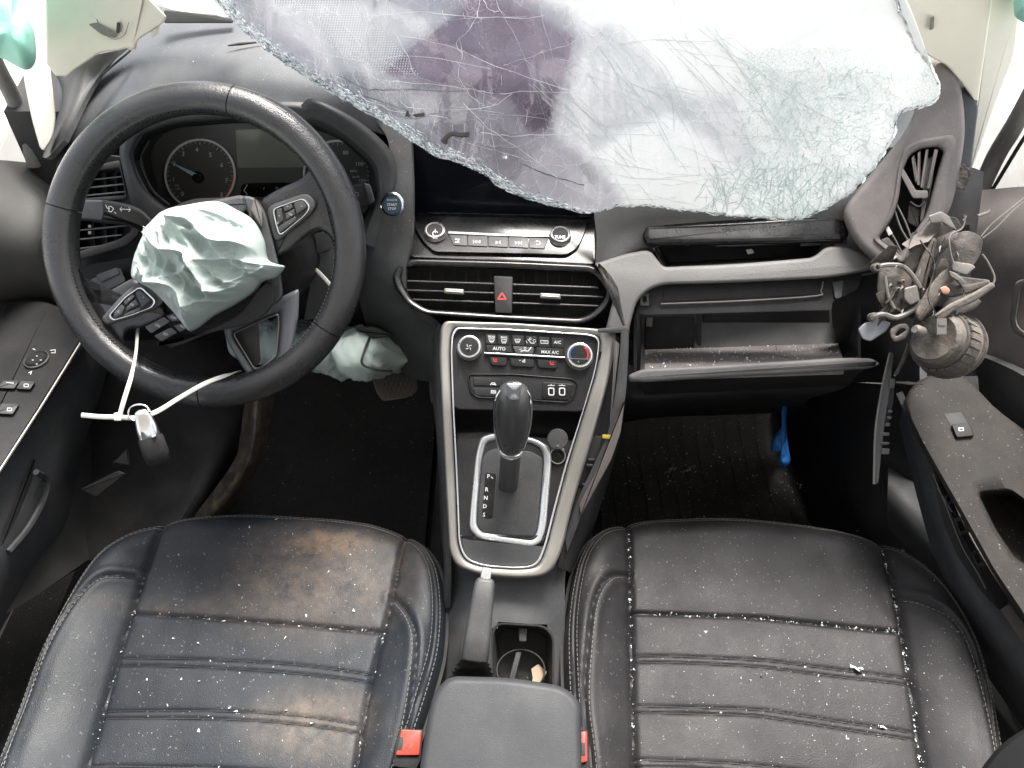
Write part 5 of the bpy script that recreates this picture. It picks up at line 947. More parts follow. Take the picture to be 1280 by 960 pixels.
# ================================================================= DOORS
dl = thing('left_door', 'dark driver door panel with window switches and a round mirror control', 'car door', (-.74, .75, .4))
b = MB(); b.patch([[X(-120, 196, -.76), X(0, 200, -.75), X(50, 205, -.74), X(78, 206, -.72)], [X(-120, 280, -.74), X(0, 280, -.72), X(50, 285, -.70), X(74, 290, -.70)], [X(-120, 350, -.76), X(0, 350, -.74), X(50, 352, -.72), X(80, 360, -.70)], [X(-120, 400, -.80), X(0, 395, -.80), X(50, 385, -.78), X(90, 400, -.74)]], th=.01); obj('upper_panel', b, M['dusty'] if False else mat('door_plastic', (.13, .13, .125), .5, bump=.5, dust=.06), dl, angle=60)
DA = Plane(Z(0, 450, .55), Z(90, 450, .55), Z(20, 580, .55))
b = MB(); b.slab(rp([(-140, 380, 5), (20, 378, 14), (62, 376, 20), (97, 400, 10), (102, 424, 8), (50, 508, 20), (-4, 592, 5), (-140, 800, 5)]), DA, th=45, bev=4, h=0); obj('armrest', b, M['black'], dl)
b = MB(); b.patch([[X(-60, 380, -.77), X(10, 376, -.76), X(60, 372, -.74), X(96, 392, -.72)], [X(-60, 440, -.745), X(20, 400, -.745), X(60, 398, -.73), X(92, 408, -.71)]], th=.006); obj('armrest_well', b, M['deep'], dl)
b = MB(); b.lathe(DA(46, 450, 1), DA.n, [(.0165, 0), (.0165, .002), (.0155, .003), (.0148, .0015), (.0148, 0)], 36); obj('mirror_knob_ring', b, M['silver'], dl)
b = MB(); b.lathe(DA(46, 450, 1), DA.n, [(.0146, -.002), (.0146, .001), (.012, .004), (.0001, .0045)], 32); obj('mirror_knob', b, M['black'], dl)
for q in ([(26, 476), (44, 477), (38, 487), (20, 486)], [(4, 476), (24, 476), (18, 486), (-4, 485)], [(2, 504), (24, 505), (16, 518), (-8, 517)], [(-30, 504), (-2, 504), (-12, 517), (-40, 517)]): b = MB(); b.slab(rp(q, 2), DA, th=6, bev=1.2, h=5); obj('window_switch', b, M['dash'], dl)
b = MB()
for x, y in ((33, 482), (12, 512)): b.line([(x - 3, y - 2), (x + 2.5, y - 2), (x + 2.5, y + 1.5), (x - 3, y + 1.5), (x - 3, y - 2)], DA, .8, 5.4)
for x, y in ((46, 445), (41, 450), (51, 450), (46, 455)): b.line([(x - 1, y), (x + 1, y)], DA, .9, 5.6)
b.line([(63, 438), (69, 437), (69, 441), (64, 441)], DA, 1, 1); b.line([(41, 436), (44, 437)], DA, 1, 1); b.line([(36, 466), (40, 464), (38, 468)], DA, 1, 1); b.line([(8, 478), (17, 479)], DA, .8, 5.4)
obj('switch_symbols', b, M['print'], dl, flat=True)
b = MB(); b.tube([_V(*Z(-80, 720, .548)), _V(*Z(-4, 594, .548)), _V(*Z(50, 511, .548)), _V(*Z(102, 427, .548))], .0017, 6); obj('trim_line', b, M['silver'], dl)
b = MB(); b.patch([[X(-120, 790, -.66), X(-4, 598, -.66), X(52, 514, -.66), X(106, 430, -.67)], [X(-100, 830, -.645), X(15, 640, -.645), X(75, 550, -.645), X(135, 455, -.66)], [X(-90, 880, -.645), X(18, 700, -.645), X(72, 628, -.65), X(100, 580, -.68)], [X(-60, 900, -.66), X(40, 720, -.67), X(90, 660, -.68), X(110, 630, -.72)]], th=.01); obj('lower_panel', b, M['dash'], dl, angle=60)
b = MB(); b.slab(rp([(0, 668, 4), (30, 600, 10), (44, 572, 4), (40, 600, 10), (20, 650, 10), (0, 690, 4)]), Depth(lambda x, y: dx(x, y, -.643)), th=4, bev=1, h=0); obj('grab_recess', b, M['deep'], dl)
b = MB(); b.tube(cr([_V(*X(45, 590, -.63)), _V(*X(58, 600, -.64)), _V(*X(54, 625, -.64)), _V(*X(35, 660, -.64)), _V(*X(10, 690, -.64))], 4), .004, 6); obj('pocket_edge', b, M['dash'], dl)
b = MB(); b.patch([[X(60, 470, -.68), X(130, 440, -.68), X(180, 425, -.7)], [X(60, 560, -.69), X(130, 520, -.69), X(190, 500, -.7)], [X(30, 680, -.68), X(90, 640, -.67), X(160, 600, -.67)], [X(-60, 800, -.68), X(20, 760, -.66), X(110, 700, -.64)]], th=.01); obj('door_pocket', b, M['deep'], dl)
# right door
dr = thing('right_door', 'dusty passenger door panel with a window switch and torn side trim', 'car door', (.74, .75, .4))
b = MB(); b.patch([[X(1182, 240, .70), X(1235, 236, .72), X(1300, 232, .74), X(1420, 225, .76)], [X(1176, 300, .67), X(1235, 290, .70), X(1300, 285, .72), X(1420, 280, .74)], [X(1165, 380, .68), X(1230, 380, .70), X(1300, 370, .71), X(1420, 370, .73)], [X(1160, 470, .70), X(1230, 470, .70), X(1300, 470, .70), X(1420, 470, .72)]], th=.01,
    disp=lambda G: np.array([[.004 * noise.noise(Vector(p) * 14) for p in r] for r in G])); obj('upper_panel', b, M['dusty'], dr, angle=60)
DZ = Plane(Z(1150, 500, .56), Z(1260, 500, .56), Z(1240, 700, .53))
# armrest top with its pull-cup as an open hole
hole = [(1222, 616, 6), (1262, 612, 10), (1300, 640, 10), (1340, 720, 6), (1296, 716, 8), (1270, 706, 12), (1240, 660, 14)]
AO = [(1128, 500, 14), (1150, 470, 20), (1205, 466, 20), (1240, 508, 20), (1420, 640, 20), (1420, 900, 5), (1290, 790, 10), (1240, 716, 10), (1198, 640, 20), (1150, 556, 20), (1134, 524, 10)]
b = MB(); ho = rp(hole); Oo = rp(AO)
# resample both loops by angle around the hole centre so that they join cleanly
hc = np.array([1272., 662.]); Oa, Ha = byang(Oo, hc), byang(ho, hc)
rs = [[DZ(x, y, -60) for x, y in Oa], [DZ(x, y, -5) for x, y in Oa], [DZ(x, y, 0) for x, y in inset(Oa, 5)]]
I0 = inset(Oa, 5); H1 = hc + (Ha - hc) * 1.06
for t in np.linspace(.12, 1, 8): rs.append([DZ(x, y, 0) for x, y in I0 * (1 - t) + H1 * t])
rs += [[DZ(x, y, -3) for x, y in Ha], [DZ(x, y, -60) for x, y in hc + (Ha - hc) * .85]]
b.rings(rs, False, True); obj('armrest', b, mat('armrest_dusty', (.018, .016, .015), .7, spec=.25, bump=.3, bscale=900, dust=.07, dcol=(.20, .16, .13), dscale=26, fleck=.15), dr, angle=60)
b = MB(); b.slab(rp([(1179, 517), (1202, 515), (1214, 536), (1193, 540)], 2), DZ, th=6, bev=1, h=.6); obj('switch_bed', b, M['deep'], dr)
b = MB(); b.slab(rp([(1189, 530), (1212, 529), (1218, 545), (1196, 547)], 3), DZ, th=6, bev=1.5, h=5); ws = obj('window_switch', b, M['black'], dr)
b = MB(); b.line([(1198, 535), (1204, 534.6), (1204.5, 538), (1199, 538.4), (1198, 535)], DZ, 1, 5.4); obj('switch_symbol', b, M['print'], ws, flat=True)
b = MB(); b.patch([[(1120, 492, .99), (1128, 510, 1.0), (1124, 530, 1.05)], [(1160, 575, .965), (1150, 600, .99), (1146, 620, 1.03)], [(1200, 650, .945), (1180, 680, .96), (1170, 700, 1.0)], [(1245, 725, .925), (1222, 762, .935), (1215, 790, .98)], [(1300, 800, .90), (1290, 860, .91), (1280, 900, .95)]], th=.008); obj('side_panel', b, M['dash'], dr)
b = MB(); b.slab(rp([(1165, 590, 2), (1180, 612, 3), (1200, 650, 6), (1243, 722, 6), (1262, 752, 3), (1250, 764, 3), (1225, 738, 6), (1196, 694, 6), (1178, 652, 6)]), Depth(lambda x, y: interp([560, 800], [.955, .91])(y)), th=8, bev=1.5, h=6); tp = obj('torn_panel', b, M['deep'], dr)
for q in ([(1192, 648), (1204, 645), (1212, 666), (1200, 670)], [(1180, 620), (1188, 616), (1192, 628), (1184, 632)], [(1214, 690), (1222, 686), (1232, 706), (1222, 710)]): b = MB(); b.frame(rp(q, 2), rp([tuple(np.mean(q, 0) + (np.array(p) - np.mean(q, 0)) * .55) for p in q], 1), Depth(lambda x, y: interp([560, 800], [.955, .91])(y)), th=6, h=10, crown=.5); obj('clip', b, M['dash'], dr)
b = MB()
for p_ in ([(1166, 592), (1184, 636), (1196, 668), (1206, 690), (1222, 716), (1232, 736)], [(1172, 610), (1190, 640)]): b.tube([Depth(lambda x, y: interp([560, 800], [.955, .91])(y))(*q, 8) for q in cr(p_, 4)], .0009, 5)
obj('torn_edge', b, M['seal'], dr)
b = MB(); b.slab(rp([(1250, 762, 3), (1262, 754, 3), (1300, 806, 3), (1300, 830, 3), (1276, 800, 3)]), Depth(lambda x, y: .91), th=6, bev=1.5, h=10); obj('trim_end', b, M['silver'] if False else M['dusty'], dr)
b = MB(); b.frame(rp([(1268, 352, 8), (1262, 400, 8), (1266, 415, 8), (1310, 440, 8), (1310, 340, 8)]), rp([(1276, 358, 8), (1270, 400, 8), (1274, 410, 8), (1305, 430, 8), (1305, 348, 8)]), Depth(lambda x, y: dx(x, y, .695)), th=10, h=6, crown=2); obj('handle_bezel', b, M['seal'], dr)
b = MB(); b.patch([[X(1215, 440, .69), X(1280, 470, .67), X(1420, 560, .66)], [X(1222, 470, .69), X(1290, 520, .69), X(1420, 620, .69)], [X(1225, 510, .70), X(1290, 570, .70), X(1420, 700, .70)]], th=.01); obj('middle_panel', b, M['dash'], dr)
b = MB(); b.patch([[X(1120, 500, .72), X(1200, 600, .72), X(1290, 760, .72)], [(1110, 600, 1.2), (1180, 700, 1.12), (1290, 860, 1.0)], [(1110, 700, 1.25), (1200, 800, 1.15), (1300, 940, 1.05)]], th=.01); obj('lower_panel', b, M['dash'], dr)
b = MB(); b.tube([_V(1120, 690, 1.13), _V(1128, 692, 1.12)], .004, 8); b.tube([_V(1124, 690, 1.13), _V(1128, 691, 1.125)], .006, 8); obj('seat_bolt', b, M['chrome'], label='small bright bolt end beside the passenger seat', cat='bolt')
b = MB(); b.slab(rp([(1222, 966, 14), (1250, 930, 20), (1290, 905, 20), (1420, 880, 30), (1560, 1000, 30), (1600, 1500, 30), (1300, 1560, 30), (1200, 1300, 30), (1206, 1050, 20)], 8), Depth(lambda x, y: .60 - .00025 * (y - 950)), th=70, bev=12, h=0); obj('seatback_corner', b, mat('seatback_fabric', (.012, .012, .013), .9, spec=.05), label='blurred dark grey corner of the passenger seat back at the lower right', cat='seat back')
# ================================================================= PILLARS AND WINDOW SEALS
TPl = Depth(lambda x, y: .90 + .0007 * y - .0002 * x)
pl = thing('left_pillar_trim', 'broken cream pillar trim lying over the left end of the dash', 'pillar trim', V(100, 60, .92))
b = MB(); b.slab(rp([(56, -90, 5), (200, -90, 5), (182, -6, 10), (210, 22, 6), (200, 32, 4), (172, 50, 6), (168, 62, 3), (156, 60, 2), (150, 63, 3), (126, 65, 6), (92, 88, 8), (84, 96, 3), (70, 95, 3), (58, 80, 3)]), TPl, th=12, bev=3, h=0, k=5); obj('trim_panel', b, M['creamg'], pl, angle=60)
b = MB(); b.slab(rp([(110, 30, 3), (122, 28, 3), (146, 43, 3), (144, 48, 3), (128, 44, 4)]), TPl, th=12, bev=.8, h=7); obj('trim_slot', b, M['seal'], pl)
b = MB(); b.slab(rp([(146, 28), (150, 28), (149, 42), (145, 41)], 1.5), TPl, th=12, bev=.5, h=7.5); obj('screw_slot', b, M['deep'], pl)
b = MB(); b.tube([TPl(*q, 7) for q in cr([(121, 24), (128, 40), (142, 49), (155, 44), (161, 28)], 5)], .0004, 5); obj('cap_seam', b, M['seal'], pl)
for q in ([(187, 36), (200, 30), (198, 42), (190, 47)], [(160, 52), (172, 52), (170, 62), (162, 63)]): b = MB(); b.slab(rp(q, 2), TPl, th=10, bev=1, h=-4); obj('clip', b, M['cream'], pl)
b = MB(); b.slab(rp([(18, -90, 4), (60, -90, 4), (60, 60, 6), (70, 148, 10), (66, 172, 8), (55, 189, 4), (50, 185, 4), (40, 150, 10), (30, 100, 10)]), Depth(lambda x, y: .97), th=30, bev=2.5, h=0, k=5); obj('pillar_cover', b, M['cream'], pl, angle=60)
b = MB(); b.tube(cr([X(-60, -60, -.70) and _V(*X(-60, -60, -.70)), _V(*X(-10, 70, -.72)), _V(*X(20, 130, -.73)), _V(*X(45, 208, -.73))], 6), .0115, 12); obj('window_seal', b, M['seal'], label='grey rubber seal along the left front window', cat='window seal')
TPr = Depth(lambda x, y: .855 + .0006 * y)
pr = thing('right_pillar_trim', 'cream pillar trim with a grey-green panel beside the shattered windshield', 'pillar trim', V(1200, 60, .92))
b = MB(); b.slab(rp([(1118, -90, 5), (1250, -90, 5), (1240, 0, 10), (1232, 60, 10), (1222, 132, 4), (1205, 108, 8), (1184, 82, 8), (1164, 72, 6), (1142, 55, 4), (1134, 30, 6)]), TPr, th=12, bev=3, h=0, k=5); obj('trim_panel', b, M['creamg'], pr, angle=60)
b = MB(); b.slab(rp([(1236, -90, 4), (1282, -90, 4), (1276, 0, 6), (1268, 70, 12), (1244, 130, 10), (1215, 212, 4), (1209, 206, 4), (1222, 130, 12), (1232, 50, 12)]), Plane((1240, 0, .89), (1275, 0, .90), (1215, 200, 1.0)), th=28, bev=2.5, h=0, k=5); obj('pillar_cover', b, M['cream'], pr, angle=60)
b = MB(); b.slab(rp([(1163, 22), (1168, 20), (1167, 36), (1162, 38)], 2), TPr, th=12, bev=.5, h=7); obj('screw_slot', b, M['seal'], pr)
b = MB(); b.tube(cr([_V(*X(1330, 40, .74)), _V(*X(1275, 145, .75)), _V(*X(1245, 195, .76)), _V(*X(1222, 246, .76))], 6), .0135, 12); obj('window_seal', b, M['seal'], label='grey rubber seal along the right front window', cat='window seal')
b = MB(); b.tube(cr([_V(*X(1340, 90, .76)), _V(*X(1285, 165, .765)), _V(*X(1240, 238, .77))], 6), .003, 8); obj('black_edge', b, M['deep'], pr)
for sx, nm in ((-1, 'left'), (1, 'right')):
    b = MB(); b.grid(np.array([[(sx * x, y, z) for y in np.linspace(-.3, 1.25, 10)] for x, z in ((.80, .70), (.83, .66), (.90, .45), (.92, 0), (.90, -.2))]), .01); obj('outer_sill' if False else 'door_skin', b, M['paint'], dl if sx < 0 else dr)
# ================================================================= SHATTERED WINDSHIELD
bot = [(228, -60), (262, -8), (280, 14), (330, 60), (372, 90), (400, 106), (425, 122), (460, 141), (492, 160), (518, 178), (541, 192), (575, 203), (605, 218), (630, 236), (657, 247), (692, 257), (720, 263), (740, 266), (770, 258), (810, 257), (850, 262), (895, 267), (940, 271), (990, 273), (1022, 265), (1050, 250), (1078, 226), (1100, 198), (1118, 168), (1122, 142), (1145, 136), (1166, 128), (1174, 110), (1168, 92), (1160, 76), (1150, 64), (1141, 50), (1120, 0), (1100, -80)]
N1 = 260; N2 = 90
BC = np.array(cr(bot, 8)); s_ = np.r_[0, np.cumsum(np.linalg.norm(np.diff(BC, axis=0), axis=1))]; tt = np.linspace(0, s_[-1], N1); BC = np.stack([np.interp(tt, s_, BC[:, i]) for i in (0, 1)], 1)
BC[1:-1] += np.array([[2.2 * noise.noise((x * .09, y * .09, 3)) + 1.2 * noise.noise((x * .3, y * .3, 5)), 2.2 * noise.noise((x * .09, y * .09, 7)) + 1.4 * noise.noise((x * .3, y * .3, 9))] for x, y in BC[1:-1]])
TC = np.stack([np.linspace(240, 1090, N1) * .55 + BC[:, 0] * .45, np.full(N1, -170.)], 1)
def gd_(px, py):                       # distance of the sagging sheet
    base = np.interp(px, [230, 330, 460, 600, 735, 990, 1100, 1175], [.96, .90, .865, .875, .905, .895, .875, .86])
    edge = np.interp(px, BC[:N1 // 2 * 2 - 60, 0], BC[:N1 // 2 * 2 - 60, 1]) if px < 1000 else 270
    up_ = max(0, edge - py)
    return base - .20 * (1 - math.exp(-up_ / 260)) + .010 * math.sin(px * .016 + py * .01) + .006 * noise.noise((px * .012, py * .012, 2))
GL = Depth(lambda x, y: gd_(x, y))
vs = []; cols = []
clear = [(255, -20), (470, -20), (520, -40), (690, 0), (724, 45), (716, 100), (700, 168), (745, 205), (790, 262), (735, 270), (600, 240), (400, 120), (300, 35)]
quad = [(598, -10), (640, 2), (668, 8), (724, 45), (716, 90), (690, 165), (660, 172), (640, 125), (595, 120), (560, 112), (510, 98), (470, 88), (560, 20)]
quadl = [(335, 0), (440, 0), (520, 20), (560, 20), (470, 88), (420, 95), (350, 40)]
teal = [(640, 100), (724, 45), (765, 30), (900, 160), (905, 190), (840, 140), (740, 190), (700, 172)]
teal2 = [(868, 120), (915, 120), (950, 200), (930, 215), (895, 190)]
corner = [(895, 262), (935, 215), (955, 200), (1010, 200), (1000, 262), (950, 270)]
for j in range(N2):
    t = (j / (N2 - 1)) ** 1.35
    for i in range(N1):
        x, y = BC[i] * (1 - t) + TC[i] * t; vs.append((x, y))
def frost_glare(x, y):  # reflected sky and the dark view behind are put into whiteness and tint
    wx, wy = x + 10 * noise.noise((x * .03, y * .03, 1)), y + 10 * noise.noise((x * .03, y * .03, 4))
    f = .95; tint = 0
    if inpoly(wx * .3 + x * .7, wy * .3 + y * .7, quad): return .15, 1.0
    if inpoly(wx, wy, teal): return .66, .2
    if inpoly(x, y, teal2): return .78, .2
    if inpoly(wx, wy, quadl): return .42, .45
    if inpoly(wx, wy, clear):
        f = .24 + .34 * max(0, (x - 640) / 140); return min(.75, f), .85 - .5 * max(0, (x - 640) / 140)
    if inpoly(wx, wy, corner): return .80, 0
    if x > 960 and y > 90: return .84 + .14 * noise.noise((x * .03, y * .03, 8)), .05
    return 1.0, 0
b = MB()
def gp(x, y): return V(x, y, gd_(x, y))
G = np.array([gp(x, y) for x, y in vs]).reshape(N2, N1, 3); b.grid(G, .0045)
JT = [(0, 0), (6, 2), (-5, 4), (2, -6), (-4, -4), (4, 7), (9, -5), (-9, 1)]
fr = np.array([np.mean([frost_glare(x + q, y + w_) for q, w_ in JT], 0) for x, y in vs])
# soften the steps between clear and crazed, sky-whitened areas a little
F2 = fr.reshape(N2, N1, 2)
m = bpy.data.materials.new('shattered_glass'); m.use_nodes = True; n = m.node_tree; L = n.links.new; out = n.nodes['Material Output']; n.nodes.remove(n.nodes['Principled BSDF'])
at = n.nodes.new('ShaderNodeAttribute'); at.attribute_name = 'crazing_glare'; sep = n.nodes.new('ShaderNodeSeparateColor'); L(at.outputs['Color'], sep.inputs[0])
geo = n.nodes.new('ShaderNodeNewGeometry')
def vor(sc, feat='DISTANCE_TO_EDGE', warp=None):
    v = n.nodes.new('ShaderNodeTexVoronoi'); v.feature = feat; v.inputs['Scale'].default_value = sc; L(warp or geo.outputs['Position'], v.inputs['Vector']); return v
def mr(i, a, c, d, e):
    t = n.nodes.new('ShaderNodeMapRange'); L(i, t.inputs[0]); t.inputs[1].default_value = a; t.inputs[2].default_value = c; t.inputs[3].default_value = d; t.inputs[4].default_value = e; return t.outputs[0]
def mth(op, a, c):
    t = n.nodes.new('ShaderNodeMath'); t.operation = op; t.use_clamp = op != 'MULTIPLY_ADD'
    for s__, q in zip(t.inputs, (a, c)):
        if isinstance(q, (int, float)): s__.default_value = q
        else: L(q, s__)
    return t.outputs[0]
nz = n.nodes.new('ShaderNodeTexNoise'); nz.inputs['Scale'].default_value = 22; nz.inputs['Detail'].default_value = 6; L(geo.outputs['Position'], nz.inputs['Vector'])
c1 = mr(vor(260).outputs['Distance'], 0, .05, .75, 0); c2 = mr(vor(75).outputs['Distance'], 0, .012, .9, 0)
mask = mr(nz.outputs['Fac'], .45, .62, .06, 1)
fac = mth('ADD', sep.outputs[0], mth('MULTIPLY', mth('MULTIPLY', c1, mask), mth('MULTIPLY', sep.outputs[0], .55))); fac = mth('ADD', fac, mth('MULTIPLY', c2, .10)); fac = mth('ADD', fac, mr(nz.outputs['Fac'], .35, .7, -.04, .08))
wn_ = n.nodes.new('ShaderNodeTexNoise'); wn_.inputs['Scale'].default_value = 12; wn_.inputs['Detail'].default_value = 4; L(geo.outputs['Position'], wn_.inputs['Vector'])
wa = n.nodes.new('ShaderNodeVectorMath'); wa.operation = 'MULTIPLY_ADD'; L(wn_.outputs['Color'], wa.inputs[0]); wa.inputs[1].default_value = (.16, .16, .16); L(geo.outputs['Position'], wa.inputs[2])
vc = vor(16, 'F1', wa.outputs[0]); sc_ = n.nodes.new('ShaderNodeSeparateColor'); L(vc.outputs['Color'], sc_.inputs[0]); fac = mth('ADD', fac, mr(sc_.outputs[0], 0, 1, -.07, .09))
vs_ = n.nodes.new('ShaderNodeTexNoise'); vs_.inputs['Scale'].default_value = 9; vs_.inputs['Detail'].default_value = 2; L(geo.outputs['Position'], vs_.inputs['Vector']); c3 = mr(vor(16, warp=wa.outputs[0]).outputs['Distance'], 0, .014, .4, 0); fac = mth('ADD', fac, mth('MULTIPLY', c3, mr(vs_.outputs['Fac'], .4, .6, .1, 1)))
c4 = mr(vor(33, warp=wa.outputs[0]).outputs['Distance'], 0, .02, .35, 0); fac = mth('ADD', fac, mth('MULTIPLY', c4, mask))
tr = n.nodes.new('ShaderNodeBsdfTransparent')
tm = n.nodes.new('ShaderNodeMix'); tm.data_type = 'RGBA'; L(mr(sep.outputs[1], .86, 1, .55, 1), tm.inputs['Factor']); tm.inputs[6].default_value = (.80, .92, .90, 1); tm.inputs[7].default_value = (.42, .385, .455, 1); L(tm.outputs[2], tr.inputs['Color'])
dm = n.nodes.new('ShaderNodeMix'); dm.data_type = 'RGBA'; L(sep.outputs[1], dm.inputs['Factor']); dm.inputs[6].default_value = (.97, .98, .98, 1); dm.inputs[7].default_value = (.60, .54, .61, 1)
# greenish veins where the pane is most broken
vm = n.nodes.new('ShaderNodeMix'); vm.data_type = 'RGBA'; L(mth('MULTIPLY', c1, sep.outputs[2]), vm.inputs['Factor']); L(dm.outputs[2], vm.inputs[6]); vm.inputs[7].default_value = (.30, .48, .44, 1)
di = n.nodes.new('ShaderNodeBsdfDiffuse'); L(vm.outputs[2], di.inputs[0]); tl = n.nodes.new('ShaderNodeBsdfTranslucent'); L(vm.outputs[2], tl.inputs[0])
m1 = n.nodes.new('ShaderNodeMixShader'); m1.inputs[0].default_value = .45; L(di.outputs[0], m1.inputs[1]); L(tl.outputs[0], m1.inputs[2])
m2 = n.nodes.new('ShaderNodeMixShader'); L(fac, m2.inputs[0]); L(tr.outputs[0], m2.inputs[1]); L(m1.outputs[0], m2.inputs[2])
gy = n.nodes.new('ShaderNodeBsdfGlossy'); gy.inputs['Roughness'].default_value = .06
bmp = n.nodes.new('ShaderNodeBump'); bmp.inputs['Strength'].default_value = .35; bmp.inputs['Distance'].default_value = .002; L(vor(75, 'F1').outputs['Color'], bmp.inputs['Height']); L(bmp.outputs[0], gy.inputs['Normal'])
lw = n.nodes.new('ShaderNodeLayerWeight'); lw.inputs[0].default_value = .35
m3 = n.nodes.new('ShaderNodeMixShader'); L(mr(lw.outputs['Fresnel'], 0, 1, .03, .35), m3.inputs[0]); L(m2.outputs[0], m3.inputs[1]); L(gy.outputs[0], m3.inputs[2]); L(m3.outputs[0], out.inputs[0])
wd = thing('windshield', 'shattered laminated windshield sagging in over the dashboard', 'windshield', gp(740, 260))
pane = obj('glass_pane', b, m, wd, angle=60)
ca = pane.data.color_attributes.new('crazing_glare', 'FLOAT_COLOR', 'POINT'); full = np.zeros((len(pane.data.vertices), 4), np.float32)
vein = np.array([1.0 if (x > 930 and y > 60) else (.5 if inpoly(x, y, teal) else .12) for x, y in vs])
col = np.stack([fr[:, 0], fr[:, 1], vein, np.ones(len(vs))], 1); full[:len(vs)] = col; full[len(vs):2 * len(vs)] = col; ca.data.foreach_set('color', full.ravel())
# cracks: fine raised threads of broken edge
GLm = Depth(lambda x, y: gd_(x, y))
M['crackw'] = mat('crack_white', (.86, .90, .90), .35, var=.02); M['crackd'] = mat('crack_dark', (.10, .13, .14), .3, var=.1); M['crackg'] = mat('crack_green', (.58, .68, .66), .35, var=.1); M['smoke'] = mat('crack_grey', (.60, .62, .63), .35, var=.1)
inside_poly = [tuple(q) for q in BC] + [(1090, -170), (240, -170)]
def wander(x, y, a, n_, st, j, curl=0):
    p = [(x, y)]
    for i in range(n_):
        a += random.gauss(curl, j); x += math.cos(a) * st * random.uniform(.6, 1.4); y += math.sin(a) * st * random.uniform(.6, 1.4)
        if not inpoly(x, y, inside_poly) or y < -60: break
        p.append((x, y))
    return p
def crack(b, p, r, h=.8):
    if len(p) < 2: return
    P = [GLm(x, y, h) for x, y in p]; b.tube(P, [r * random.uniform(.35, 1.25) for _ in P], 4, cap=False)
bw, bd, bg_, bs_ = MB(), MB(), MB(), MB()
for i in range(60):                     # long hairlines across the tinted part
    x, y = random.uniform(300, 860), random.uniform(-20, 250); crack(bs_ if i % 3 == 0 else bw, wander(x, y, random.choice([.15, .2, 1.2, 1.4, 1.0, .5]) + random.gauss(0, .25), random.randint(6, 26), 8, .045), .00016)
for i in range(150):                    # short nicks
    x, y = random.uniform(300, 900), random.uniform(-20, 260); crack(bw, wander(x, y, random.gauss(1.25, .35), random.randint(2, 5), 4, .2), .0002)
for p in ([(600, -5), (596, 20), (585, 38), (570, 55), (578, 70), (572, 92), (582, 112), (600, 130), (604, 132)], [(600, -5), (612, 12), (625, 14)], [(470, -5), (485, 30), (505, 60), (520, 95)], [(440, 22), (530, 16), (600, 22), (680, 20)], [(500, 45), (560, 58), (640, 90), (720, 116)],
          [(380, 60), (450, 76), (520, 70), (640, 90)], [(478, 100), (520, 104), (580, 110), (610, 116)], [(500, 115), (510, 133), (600, 136), (640, 118)], [(600, 165), (640, 170), (690, 168), (760, 168), (830, 160)], [(580, 130), (610, 160), (660, 195), (720, 240)], [(425, 110), (470, 130), (500, 140), (560, 148)], [(610, 115), (690, 116), (760, 118)]):
    q = cr(p, 4); crack(bw, [(x + random.gauss(0, .8), y + random.gauss(0, .8)) for x, y in q], .0003)
for p in ([(425, 96), (460, 112), (500, 112), (580, 114)], [(450, 118), (490, 132), (510, 140)], [(500, 145), (520, 148), (545, 142)], [(650, 205), (690, 220), (730, 232)]): crack(bd, [(x + random.gauss(0, .7), y + random.gauss(0, .7)) for x, y in cr(p, 5)], .0007)
for k_ in range(44):                    # parallel curved cracks in the white part
    x0 = random.uniform(650, 930); p = []; y = random.uniform(20, 120); x = x0; a = .75 + random.gauss(0, .06)
    for i in range(random.randint(14, 44)):
        a += random.gauss(.012, .05); x += math.cos(a) * 5.2; y += math.sin(a) * 5.2
        if not inpoly(x, y, inside_poly): break
        p.append((x, y))
    crack(bs_ if k_ % 2 else bg_, p, .00034)
for k_ in range(36):
    x, y = random.uniform(700, 940), random.uniform(50, 250); crack(bs_, wander(x, y, random.gauss(.15, .12), random.randint(6, 26), 5, .06), .00028)
for k_ in range(1100):                   # dense green-white crazing at the passenger side
    x, y = random.gauss(1040, 70), random.uniform(85, 270)
    if x < 915 or not inpoly(x, y, inside_poly): continue
    crack(random.choice([bg_, bg_, bw, bs_]), wander(x, y, random.uniform(0, 6.28), random.randint(1, 3), random.uniform(3, 6), .5), random.uniform(.0002, .0005))
for k_ in range(120):
    x = random.uniform(880, 1060); crack(bg_, wander(x, random.uniform(200, 262), random.gauss(1.35, .5), random.randint(4, 10), 5, .15), .0005)
for bb_, mm, nm in ((bw, 'crackw', 'white_cracks'), (bs_, 'smoke', 'grey_cracks'), (bg_, 'crackg', 'green_cracks'), (bd, 'crackd', 'dark_cracks')): obj(nm, bb_, M[mm], wd, kind='stuff', flat=True)
